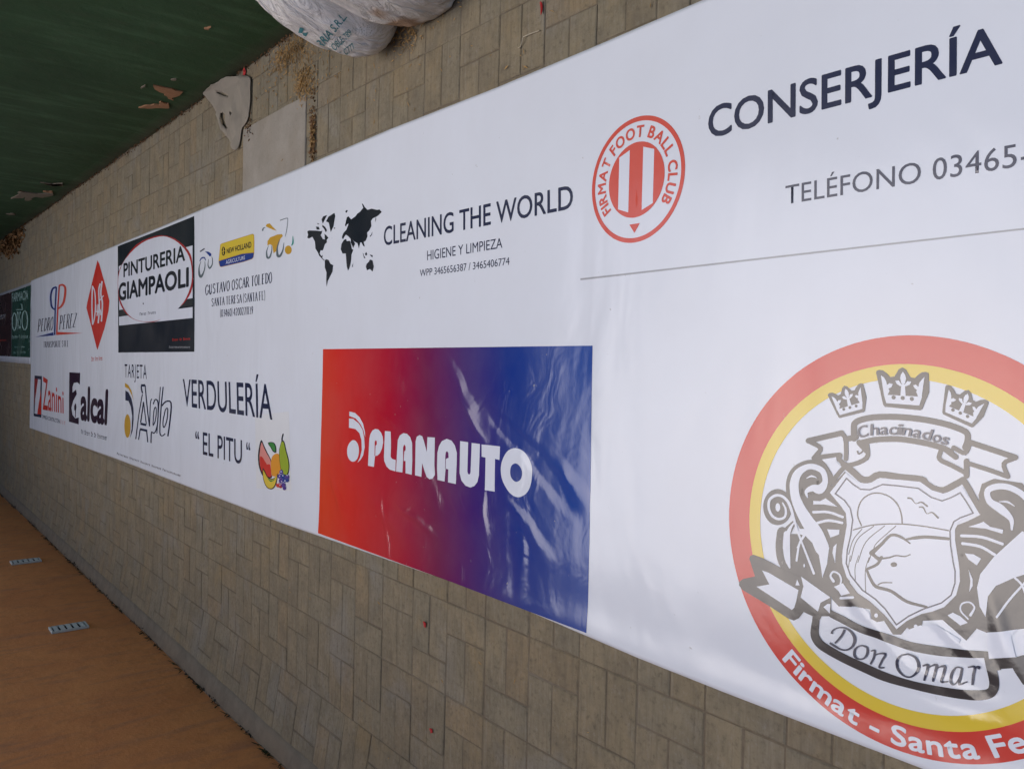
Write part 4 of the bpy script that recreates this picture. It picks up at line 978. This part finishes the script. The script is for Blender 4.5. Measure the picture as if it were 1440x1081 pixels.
p.poly(E6([(1288, 845), (1414, 850), (1550, 860), (1620, 910), (1640, 990), (1560, 1020), (1414, 962), (1280, 905)]), Wh, 3)
# lower ribbon, left tail and fold
p.poly(E6([(215, 290), (225, 255), (262, 242), (380, 285), (600, 405), (800, 500), (1170, 740), (1170, 960), (1060, 960), (1040, 1000), (850, 910), (790, 985), (735, 1010), (660, 980), (430, 830), (130, 650), (95, 600), (95, 560), (140, 525), (280, 495)]), D, 2)
p.poly(E6([(365, 425), (440, 450), (790, 655), (765, 780), (740, 862), (712, 885), (300, 615), (450, 588)]), Wh, 3)
p.poly(E6([(820, 495), (980, 610), (1165, 740), (1050, 800), (1018, 905), (815, 740), (848, 610)]), Wh, 3); p.poly(E6([(775, 530), (805, 600), (755, 600)]), Wh, 3); p.poly(E6([(1082, 852), (1130, 815), (1162, 815), (1156, 925)]), Wh, 3)
ID = lambda q: q
dk(ID, E7([(75, 120), (80, 230), (62, 400), (90, 490), (170, 570), (400, 700), (650, 815), (880, 915)]) + E8([(0, 775), (300, 842), (600, 888), (800, 892), (895, 860), (925, 780), (915, 680), (880, 560), (850, 480)]), [9, 10, 11.5, 12, 12, 12, 12.5, 12.5, 11, 12, 13.5, 14, 14, 14, 14, 12, 9], 4, 2)
dk(ID, E7([(150, 60), (240, 170), (380, 245), (600, 360), (850, 440)]) + E8([(0, 360), (300, 415), (600, 445), (850, 455)]), [5, 9, 10, 10, 11, 12, 13, 11, 9], 4, 2)
p.poly(E8([(850, 215), (1010, 205), (1180, 180), (1110, 260), (1165, 480), (870, 500), (850, 340)]), Wh, 3)
p.poly(E8([(980, 470), (1165, 480), (1240, 460), (1600, 520), (1600, 760), (1240, 780), (1150, 640), (1130, 600), (990, 610)]), D, 2)
p.poly(E8([(860, 500), (1000, 490), (1000, 620), (900, 640)]), D, 2)
p.poly(E8([(1180, 260), (1240, 250), (1400, 300), (1400, 400), (1235, 380), (1180, 330)]), Wh, 3)
p.ell(1140 + 785 / 8.3125, 840 + 200 / 8.3125, 2.6, 3.0, Wh, 3, 10); p.ell(1140 + 1245 / 8.3125, 840 + 330 / 8.3125, 2.8, 3.0, Wh, 3, 10)
p.poly(E8([(120, 140), (300, 130), (560, 290), (545, 330), (400, 345), (150, 300), (0, 290), (-40, 200)]), Wh, 3)
p.poly(E8([(420, 30), (480, 0), (560, 40), (640, 110), (560, 140)]), Wh, 3)
# right scrolls
S = [(355, 430), (350, 370), (290, 310), (225, 265), (215, 205), (270, 180), (340, 185), (416, 225), (470, 290), (480, 380)]
wh(E5, S, [3, 7, 12, 9, 8.5, 8.5, 8.5, 8.5, 9, 9], 5); wh(E5, [(280, 268), (330, 270), (372, 295)], [.8, 2.8, .8], 4)
p.poly(E5([(100, 415), (150, 400), (190, 385), (230, 415), (305, 432), (300, 455), (200, 425)]), Wh, 3); wh(E5, [(60, 467), (180, 475), (300, 515)], 4, 4); wh(E5, [(66, 512), (170, 530), (255, 578)], 4, 4)
p.poly(E5([(80, 570), (130, 575), (175, 600), (150, 640), (100, 605)]), Wh, 3); p.poly(E5([(102, 665), (125, 720), (125, 760), (105, 795), (112, 730)]), Wh, 3)
p.poly(E5([(416, 440), (250, 590), (170, 690), (150, 770), (165, 880), (200, 940), (215, 820), (260, 760), (370, 710), (440, 690), (520, 640), (500, 480)]), Wh, 3)
wh(E5, [(440, 730), (340, 840), (268, 940)], 3.2, 4); wh(E5, [(368, 708), (416, 760), (450, 860)], 3, 4); wh(E5, [(100, 955), (55, 905), (62, 865), (105, 855), (135, 885), (112, 930)], [2, 2.4, 2.4, 2.4, 2.6, 4], 5)
# hand lettering on the ribbons
def pen(f, pts, w_, sm=5): p.stroke(f(pts), w_, INK2, 4, smooth=sm, cap=False)
pen(E7, [(415, 365), (390, 420), (345, 480), (300, 525)], [3.4, 3.2, 3, 2.4]); pen(E7, [(265, 415), (270, 385), (310, 355), (370, 342), (440, 355), (505, 410), (533, 480), (510, 555), (450, 600), (380, 600), (310, 565), (240, 522)], [3.6, 2.4, 2, 2, 2.4, 3.6, 4.2, 3.4, 2.4, 2.4, 3, 2.6])
pen(E7, [(625, 552), (675, 575), (680, 640), (640, 700), (575, 708), (530, 670), (535, 600), (580, 560), (625, 552)], [2, 3, 3.6, 2.4, 2.4, 3.4, 3.2, 2, 2])
pen(E7, [(720, 615), (765, 612), (755, 690), (715, 770)], [1.6, 3, 3, 2.6]); pen(E7, [(745, 690), (800, 650), (890, 650), (850, 730), (820, 805), (880, 808)], [1.5, 2, 3.2, 3, 2.6, 2])
pen(E7, [(1155, 650), (1240, 690), (1280, 780), (1260, 860), (1190, 915), (1110, 905), (1040, 830), (1028, 740), (1070, 670), (1155, 650)], [2.2, 3, 4.2, 3.6, 2.4, 2.4, 3.6, 4, 2.6, 2.2])
pen(E8, [(150, 578), (205, 568), (195, 640), (165, 738)], [1.8, 3.6, 3.6, 3]); pen(E8, [(195, 620), (240, 580), (300, 570), (285, 650), (262, 748)], [1.4, 2, 3.8, 3.6, 3]); pen(E8, [(290, 625), (330, 590), (390, 585), (378, 660), (358, 745), (430, 745)], [1.4, 2, 3.8, 3.6, 3, 1.8])
pen(E8, [(575, 600), (520, 592), (470, 650), (455, 735), (485, 778), (530, 740), (570, 650)], [2, 2.2, 3.6, 3.6, 2.4, 1.8, 1.6]); pen(E8, [(578, 600), (560, 700), (548, 775), (635, 748)], [3, 3.6, 3, 1.8])
pen(E8, [(640, 592), (712, 588), (700, 680), (690, 785)], [1.8, 3.4, 3.8, 3.4]); pen(E8, [(705, 640), (735, 590), (765, 590), (755, 610)], [1.4, 2.4, 3.6, 3.6])
base = E1([(722, 928), (850, 895), (1000, 885), (1150, 885), (1300, 895)]) + E2([(30, 838), (240, 880), (400, 925), (510, 955)])
L_ = [0]
for a, b_ in zip(base, base[1:]): L_.append(L_[-1] + math.dist(a, b_))
word = 'Chacinados'; adv = [1.25, .95, .9, .8, .5, 1.05, .95, 1.05, .95, .8]; tot = sum(adv); s_ = 0
for ch, ad in zip(word, adv):
    a0, a1 = s_ / tot * L_[-1], (s_ + ad * .84) / tot * L_[-1]; s_ += ad
    q = [(float(np.interp(a, L_, [b[0] for b in base])), float(np.interp(a, L_, [b[1] for b in base]))) for a in (a0, a1)]
    dx, dy = q[1][0] - q[0][0], q[1][1] - q[0][1]; l_ = math.hypot(dx, dy); nx, ny = dy / l_, -dx / l_; hh = 15.5
    up = (nx * hh + dx / l_ * 1.8, ny * hh + dy / l_ * 1.8)
    p.text(ch, [q[0], q[1], (q[1][0] + up[0], q[1][1] + up[1]), (q[0][0] + up[0], q[0][1] + up[1])], INK2, 4, bold=.03)
p.done()

# ------------------------------------------------------------------ second banner, farther on
B2L = lambda y: at(20, 511).x + (y - at(20, 511).y) * .0; B2R = lambda y: at(20, 405).x + .0 * (y - 10)
DGREEN = vinyl('banner_dark_green', (.010, .060, .042), .3); DWINE = vinyl('banner_wine', (.030, .008, .012), .3); PALEG = vinyl('ink_pale_green', (.42, .60, .56), .3)
x_l2, x_r2 = at(22, 510).x, at(22, 405).x; print('banner2', x_l2, x_r2, YF)
def b2z(x, y): return .0045 + .0015 * math.sin(3 * x + 2 * y)
ban2 = sheet('banner', YF + .012, 14.0, lambda y: x_l2, lambda y: x_r2, WHITE, 12, 60, b2z)
tag(ban2, 'narrower dark green and wine banner lying beyond the white one', 'banner')
def P2p(name, label, parent=None):
    q = Print(name, label, parent or ban2); q.zf = b2z; return q
ya, yb = YF + .03, at(17, 460).y
q = P2p('poster', 'dark green panel with pale lettering over a bicycle')
q.gpoly([(x_l2 + .07, ya), (x_r2 - .03, ya), (x_r2 - .03, yb), (x_l2 + .07, yb)], DGREEN)
q.text('FARMACIA', fr(0, 385, 8.32)([(145, 330), (335, 298), (335, 190), (145, 232)]), PALEG, 1)
Q_ = fr(0, 385, 8.32)
for cx0, rx, ry, cy0 in ((172, 25, 100, 560), (296, 33, 110, 545)):
    q.stroke(Q_([(cx0 + rx * math.cos(t * .6283), cy0 + ry * math.sin(t * .6283)) for t in range(10)]), 1.3, PALEG, 1, smooth=3, closed=True)
q.text('RS', Q_([(205, 650), (250, 640), (250, 440), (205, 440)]), PALEG, 1)
q.stroke(Q_([(190, 420), (265, 420), (260, 360), (245, 355)]), 1.0, PALEG, 1, smooth=0, cap=False)
q.smudge(Q_([(145, 760), (335, 750), (335, 710), (145, 720)]), [6, 1, 7], PALEG, 1, 3); q.smudge(Q_([(175, 865), (300, 862), (300, 845), (175, 848)]), [5, 4], PALEG, 1, 5); q.smudge(Q_([(165, 935), (310, 930), (310, 905), (165, 908)]), [2, 2, 2, 2], PALEG, 1, 6)
q.done()
q = P2p('poster', 'wine red panel, mostly outside the picture')
q.gpoly([(x_l2 + .07, yb + .01), (x_r2 - .03, yb + .01), (x_r2 - .03, 13.6), (x_l2 + .07, 13.6)], DWINE)
q.smudge(Q_([(-60, 550), (75, 520), (75, 450), (-60, 470)]), [7], GREYL, 1, 3); q.smudge(Q_([(-60, 785), (85, 790), (85, 765), (-60, 760)]), [9], REDC, 1, 8)
q.done()

# ================================================================== SACKS
def sack_material():
    m, k, b = material('woven_polypropylene', (.60, .57, .53), .62, .35)
    tc = k.new('ShaderNodeTexCoord').outputs['Object']
    n1 = k.noise(tc, 6, 5, .6); n2 = k.noise(tc, 22, 4, .6)
    c = k.mix(k.rng(n1, .4, .75), (.72, .70, .67), (.56, .53, .49)); c = k.mix(k.math('MULTIPLY', k.rng(n2, .6, .8), .6), c, (.34, .28, .21))
    c = k.mix(k.math('MULTIPLY', k.rng(k.noise(tc, 3.1, 3), .66, .72), .8), c, (.40, .23, .12))
    k.l.new(c, b.inputs['Base Color'])
    w1 = k.new('ShaderNodeTexWave', wave_type='BANDS', bands_direction='Y'); k.l.new(tc, w1.inputs[0]); w1.inputs['Scale'].default_value = 75
    w2 = k.new('ShaderNodeTexWave', wave_type='BANDS', bands_direction='Z'); k.l.new(tc, w2.inputs[0]); w2.inputs['Scale'].default_value = 75
    wv = k.math('MULTIPLY', w1.outputs['Fac'], w2.outputs['Fac'])
    fold = k.noise(k.mapping(tc, (2, 9, 3)), 2.2, 4, .55, 1.2)
    b1 = k.bump(fold, .05, .9); b2 = k.bump(wv, .0008, .6, b1); k.l.new(b2, b.inputs['Normal'])
    return m
M_SACK = sack_material()
def sack(loc, dims, rot, label, seed, e=2.6):
    rnd = random.Random(seed); nu, nv = 96, 64; v, f = [], []
    off = Vector((seed * 3.7, seed * 1.3, 0))
    for j in range(nv + 1):
        ph = -math.pi / 2 + math.pi * j / nv
        for i in range(nu):
            th = 2 * math.pi * i / nu
            sp = lambda a, q: math.copysign(abs(a) ** q, a)
            x = sp(math.cos(ph), 2 / 3.4) * sp(math.cos(th), 2 / e); y = sp(math.cos(ph), 2 / 3.4) * sp(math.sin(th), 2 / e); z = sp(math.sin(ph), 2 / 2.6)
            d_ = Vector((x, y, z))
            s = 1 + .08 * noise.noise(d_ * 1.6 + off) + .05 * noise.noise(Vector((d_.x * 5, d_.y * 5, d_.z * 1.6)) + off)
            s += .06 * abs(noise.noise(Vector((d_.x * 11, d_.y * 11, d_.z * 2)) + off))
            s *= 1 - .10 * max(0, z)                       # slumps: heavier below
            P_ = Vector((x * dims[0] * s, y * dims[1] * s, z * dims[2] * (1 + .03 * noise.noise(d_ * 2 + off))))
            v.append(P_)
    for j in range(nv):
        for i in range(nu): f.append((j * nu + i, j * nu + (i + 1) % nu, (j + 1) * nu + (i + 1) % nu, (j + 1) * nu + i))
    M = Matrix.Translation(loc) @ rot
    MI = M.inverted(); out = []
    for P_ in v:                                           # settle on the ground and against the wall
        q = M @ P_
        if q.z < .004: q.z = .004 + (q.z - .004) * .04 if q.z > -.1 else .0015
        if q.x > RX - .008: q.x = RX - .008
        out.append(MI @ q)
    o = link_mesh('sack', out, f, M_SACK, smooth=True); o.matrix_world = M
    tag(o, label, 'sack', 'filled sacks leaning on the green wall'); return o
s1 = sack((1.295, 2.60, .25), (.199, .171, .278), Matrix.Rotation(R(-4.4), 4, 'X') @ Matrix.Rotation(R(18), 4, 'Y'), 'woven white sack with teal lettering, standing against the green wall', 1)
s2 = sack((1.251, 2.252, .319), (.142, .203, .354), Matrix.Rotation(R(10.3), 4, 'X') @ Matrix.Rotation(R(5.7), 4, 'Y'), 'plain white sack without lettering, nearer the camera than the printed one', 2)
# teal print on the farther sack: letters dropped on to the cloth
def sack_print(target, txt, quad, mat, bold=0.0, shapes=None):
    dg = bpy.context.evaluated_depsgraph_get(); dg.update(); bvh = BVHTree.FromObject(target, dg); M = target.matrix_world; MI = M.inverted()
    bl, br, tr, tl = [Vector(q) for q in quad]
    if shapes: V, T = shapes; V = [tuple(q) for q in V]; x0, x1, cp = 0, 1, 1
    else: V, T, x0, x1, cp = text_mesh(txt, bold, 1, 0)
    P = [Vector(((a[0] - x0) / (x1 - x0), a[1] / cp)) for a in V]; tri = [tuple(t) for t in T]; out = []
    for a, b in enumerate(P):
        pq = bl.lerp(br, b.x).lerp(tl.lerp(tr, b.x), b.y); r_ = ray(pq.x, pq.y)
        h = bvh.ray_cast(MI @ EYE, (MI.to_3x3() @ r_).normalized())
        if h[0] is None: out.append(None); continue
        out.append(h[0] + h[1] * .0022)
    ok = [t for t in tri if all(out[i] is not None for i in t)]
    if not ok: return
    o = link_mesh('lettering', [q if q is not None else (0, 0, 0) for q in out], ok, mat, target); return o
M_TEAL = plain('teal_print', (.05, .20, .22), .7, .5, 120, .0002)
T_ = fr(340, 0, 4)
bpy.context.view_layer.update()
sack_print(s1, 'GURRIA S.R.L.', T_([(405, 330), (592, 100), (562, 68), (372, 290)]), M_TEAL, .01)
sack_print(s1, 'NOBLE 789', T_([(505, 305), (622, 190), (602, 162), (480, 270)]), M_TEAL, .004)
sack_print(s1, 'C. C777', T_([(555, 335), (640, 268), (622, 240), (540, 300)]), M_TEAL, .004)
sh = ([(0, 0), (.3, .9), (.5, 1), (.6, .5), (.8, .9), (1, .2), (.7, .0), (.4, .3)], [(0, 1, 7), (1, 2, 7), (2, 3, 7), (3, 6, 7), (3, 4, 5), (3, 5, 6)])
sack_print(s1, '', T_([(285, 180), (345, 220), (400, 190), (300, 130)]), M_TEAL, shapes=sh)

# ================================================================== SMALL THINGS
M_STRAW = plain('dry_straw', (.42, .26, .10), .8, .5, 8, .0005); M_LEAFLITTER = plain('leaf_litter', (.16, .085, .04), .9, .6, 60, .001)
def scatter(name, spots, mat, label, cat, seed, w_=.0016, l_=(.008, .028), flat=.25):
    rnd = random.Random(seed); v, f = [], []
    for (x, y, sx, sy, n, zt) in spots:
        for _ in range(n):
            px_, py_ = rnd.gauss(x, sx), rnd.gauss(y, sy)
            if XL(py_) < px_ < XR(py_) + .004 and py_ < YF: continue
            if px_ > RX - .004: px_ = RX - .004 - rnd.random() * .02
            dd = math.exp(-((px_ - x) / sx) ** 2 / 2 - ((py_ - y) / sy) ** 2 / 2)
            z = .003 + rnd.random() * zt * dd; L = rnd.uniform(*l_); a = rnd.uniform(0, 6.28); b_ = rnd.uniform(-flat, flat)
            d_ = Vector((math.cos(a) * math.cos(b_), math.sin(a) * math.cos(b_), math.sin(b_))) * L / 2; s_ = Vector((-math.sin(a), math.cos(a), 0)) * w_ * rnd.uniform(.6, 1.6); c0 = Vector((px_, py_, z + abs(d_.z)))
            n0 = len(v); v += [c0 - d_ - s_ * .3, c0 - s_ + Vector((0, 0, w_)), c0 + d_, c0 + s_, c0 + Vector((0, 0, -w_))]
            f += [(n0, n0 + 1, n0 + 2), (n0, n0 + 2, n0 + 3), (n0, n0 + 4, n0 + 1), (n0 + 4, n0 + 2, n0 + 1), (n0 + 4, n0 + 3, n0 + 2)]
    o = link_mesh(name, v, f, mat); tag(o, label, cat, kind='stuff'); return o
G = lambda u, v: at(u, v)
a1, a2, a3 = G(408, 78), G(430, 118), G(441, 190)
scatter('straw', [(a1.x, a1.y, .035, .12, 620, .028), (a2.x, a2.y, .035, .055, 420, .02), (a3.x, a3.y, .05, .010, 260, .006), (G(574, 48).x, G(574, 48).y, .03, .05, 160, .01), (1.25, 3.3, .06, .3, 160, .004), (1.1, 2.6, .15, .5, 60, .002), (1.0, 1.6, .15, .6, 40, .002), (-1.1, 2.0, .25, 1.2, 26, .002)], M_STRAW, 'golden straw and chaff spilled on the paving at the foot of the sacks', 'straw', 5)
scatter('soil_crumbs', [(RX - .01, 3 + i * .5, .012, .25, 60, .012) for i in range(26)] + [(G(350, 178).x, G(350, 178).y, .03, .03, 50, .006), (a3.x, a3.y, .09, .014, 200, .006)], M_LEAFLITTER, 'dark crumbs of soil along the foot of the green wall', 'soil', 6, .003, (.006, .02), .5)
b1 = G(18, 345)
M_LEAFB = plain('dry_leaf', (.22, .11, .04), .8, .6, 12, .001)
scatter('fallen_leaves', [(RX - .14, b1.y - .1, .07, .35, 420, .05), (RX - .1, b1.y + 1.2, .05, .5, 200, .03)], M_LEAFB, 'heap of dry brown leaves at the far end of the green wall', 'leaves', 7, .012, (.03, .08), .6)

# weeds in the crack below the orange wall
M_WEED = plain('weed_green', (.045, .065, .025), .8, .5, 20, .001)
rnd = random.Random(3); v, f = [], []
for i in range(190):
    y = rnd.uniform(1.2, 9.5) if i > 46 else rnd.choice((2.35, 2.75, 3.0, 3.4, 1.9, 2.1)) + rnd.gauss(0, .05)
    x = LX + rnd.uniform(.002, .02); z0 = strip_z(LX)
    for _ in range(rnd.randint(2, 6)):
        a = rnd.gauss(math.pi / 2 * rnd.choice((-1, 1)), .8); L = rnd.uniform(.02, .07); w_ = rnd.uniform(.0012, .003)
        d_ = Vector((abs(math.cos(a)) * .35, math.sin(a) * .7, .55)) * L; s_ = Vector((.2, math.cos(a), .2)).normalized() * w_; c0 = Vector((x, y, z0)); n0 = len(v)
        v += [c0 - s_, c0 + s_, c0 + d_ * .6 + s_ + Vector((0, 0, L * .08)), c0 + d_, c0 + d_ * .6 - s_]; f += [(n0, n0 + 1, n0 + 2, n0 + 4), (n0 + 4, n0 + 2, n0 + 3)]
o = link_mesh('weeds', v, f, M_WEED); tag(o, 'small dark weeds growing in the crack under the orange wall', 'weeds', kind='stuff')
v, f = [], []
for i in range(1500):
    y = rnd.uniform(.4, 13); x = LX + rnd.gauss(.016, .010); z0 = strip_z(LX) + .002; s_ = rnd.uniform(.003, .011)
    if noise.noise((y * 2.2, 0, 7)) < -.05: continue
    n0 = len(v); v += [(x + rnd.uniform(-s_, s_), y + rnd.uniform(-s_ * 2, s_ * 2), z0 + rnd.uniform(0, s_)) for _ in range(5)]; f += [(n0, n0 + 1, n0 + 2), (n0 + 1, n0 + 3, n0 + 2), (n0, n0 + 4, n0 + 1), (n0 + 2, n0 + 3, n0 + 4)]
o = link_mesh('soil_crumbs', v, f, plain('black_dirt', (.02, .018, .013), .95, .4)); tag(o, 'black dirt caught in the crack below the orange wall', 'dirt', kind='stuff')

# rag lying at the foot of the green wall
M_RAG = plain('dirty_cloth', (.27, .24, .195), .9, .22, 9, .004)
out_px = [(293, 134), (297, 126), (301, 122), (308, 118), (316, 114), (322, 110), (335, 109), (346, 107), (354, 110), (354, 125), (354, 145), (352, 160), (350, 172), (343, 180), (341, 190), (339, 203), (336, 212), (331, 208), (325, 198), (319, 188), (314, 184), (311, 170), (307, 160), (300, 147)]
h1 = [(313, 160), (316, 159), (319, 162), (318, 170), (321, 177), (324, 181), (321, 182), (316, 176), (313, 168)]
h2 = [(325, 158), (329, 158), (331, 161), (327, 163)]
h3 = [(308, 130), (316, 131), (324, 136), (318, 136), (309, 132)]
loops = [[(G(*q).x, G(*q).y, 0) for q in l] for l in (crom(out_px, 2, True), h1, h2, h3)]
flat_ = [Vector(q) for l in loops for q in l]; T = tessellate_polygon(loops)
bm = bmesh.new(); bv = [bm.verts.new(q) for q in flat_]
for t in T:
    try: bm.faces.new([bv[i] for i in t])
    except ValueError: pass
for _ in range(6):
    es = [e for e in bm.edges if e.calc_length() > .022]
    if not es: break
    bmesh.ops.subdivide_edges(bm, edges=es, cuts=1); bmesh.ops.triangulate(bm, faces=[f_ for f_ in bm.faces if len(f_.verts) > 3])
for q in bm.verts:
    e_ = noise.noise(q.co * 9) * .016 + abs(noise.noise(q.co * 5)) * .034 + noise.noise(q.co * 26) * .006 - .004
    q.co.z = .006 + max(0, e_) + (max(0, q.co.x - (RX - .05)) * .5 if q.co.x > RX - .05 else 0)
    if q.co.x > RX - .006: q.co.x = RX - .006 - random.random() * .004
bmesh.ops.recalc_face_normals(bm, faces=bm.faces); r_ = bmesh.ops.solidify(bm, geom=bm.faces[:], thickness=.003)
rag = link_bm('rag', bm, M_RAG, smooth=True); tag(rag, 'dirty grey torn rag lying on the paving at the foot of the green wall', 'rag')

# red scraps and specks
M_SCRAP = plain('red_scrap', (.45, .025, .025), .7, .3, 60, .001)
def scrap(u, v_, sx, sy, rot, label, mat=M_SCRAP, name='paper_scrap', cat='scrap'):
    g_ = G(u, v_); n_ = 9; vv = []
    for i in range(n_):
        a = 6.283 * i / n_; r_ = 1 + random.uniform(-.25, .25); vv.append((math.cos(a) * sx * r_, math.sin(a) * sy * r_, .0012 * random.random() + abs(math.cos(a)) * .003))
    vv.append((0, 0, .004)); ff = [(i, (i + 1) % n_, n_) for i in range(n_)]
    vv += [(x, y, z - .0012) for x, y, z in vv]; ff += [(b_ + 10, a + 10, c_ + 10) for a, b_, c_ in ff] + [(i, i + 10, (i + 1) % n_ + 10, (i + 1) % n_) for i in range(n_)]
    o = link_mesh(name, vv, ff, mat); o.location = (g_.x, g_.y, .0035 + strip_z(g_.x)); o.rotation_euler.z = rot; tag(o, label, cat); return o
scrap(763, 13, .019, .0045, R(6), 'bright red sliver on the paving above the banner, nearer the camera than the sacks')
scrap(345, 103, .022, .022, 0, 'red scrap at the top corner of the rag by the green wall')
scrap(599, 877, .010, .008, R(20), 'small red petal on the paving below the poster, the farther of two')
scrap(608, 1026, .009, .008, R(50), 'small red petal on the paving below the poster, nearer the orange wall')
# thin pale twig
tw = [(738, 56), (732, 66), (729, 70)]; cu = [G(*q) for q in [(760, 44), (748, 48), (739, 53), (737, 60), (733, 67), (730, 68)]]
v, f = [], []
for i, q in enumerate(cu):
    t = (cu[min(i + 1, 5)] - cu[max(i - 1, 0)]).normalized(); n_ = Vector((-t.y, t.x))
    for k in range(5): a = k * 1.2566; v.append((q.x + n_.x * math.cos(a) * .0016, q.y + n_.y * math.cos(a) * .0016, .0035 + math.sin(a) * .0016 + (.004 if i in (2, 3) else 0)))
for i in range(5):
    for k in range(5): f.append((i * 5 + k, i * 5 + (k + 1) % 5, (i + 1) * 5 + (k + 1) % 5, (i + 1) * 5 + k))
o = link_mesh('twig', v, f, plain('pale_twig', (.46, .40, .30), .8), smooth=True); tag(o, 'thin pale bent twig on the paving beside the banner', 'twig')
print('objects', len(bpy.data.objects), 'visible bricks', len(vis), 'all', len(bricks))
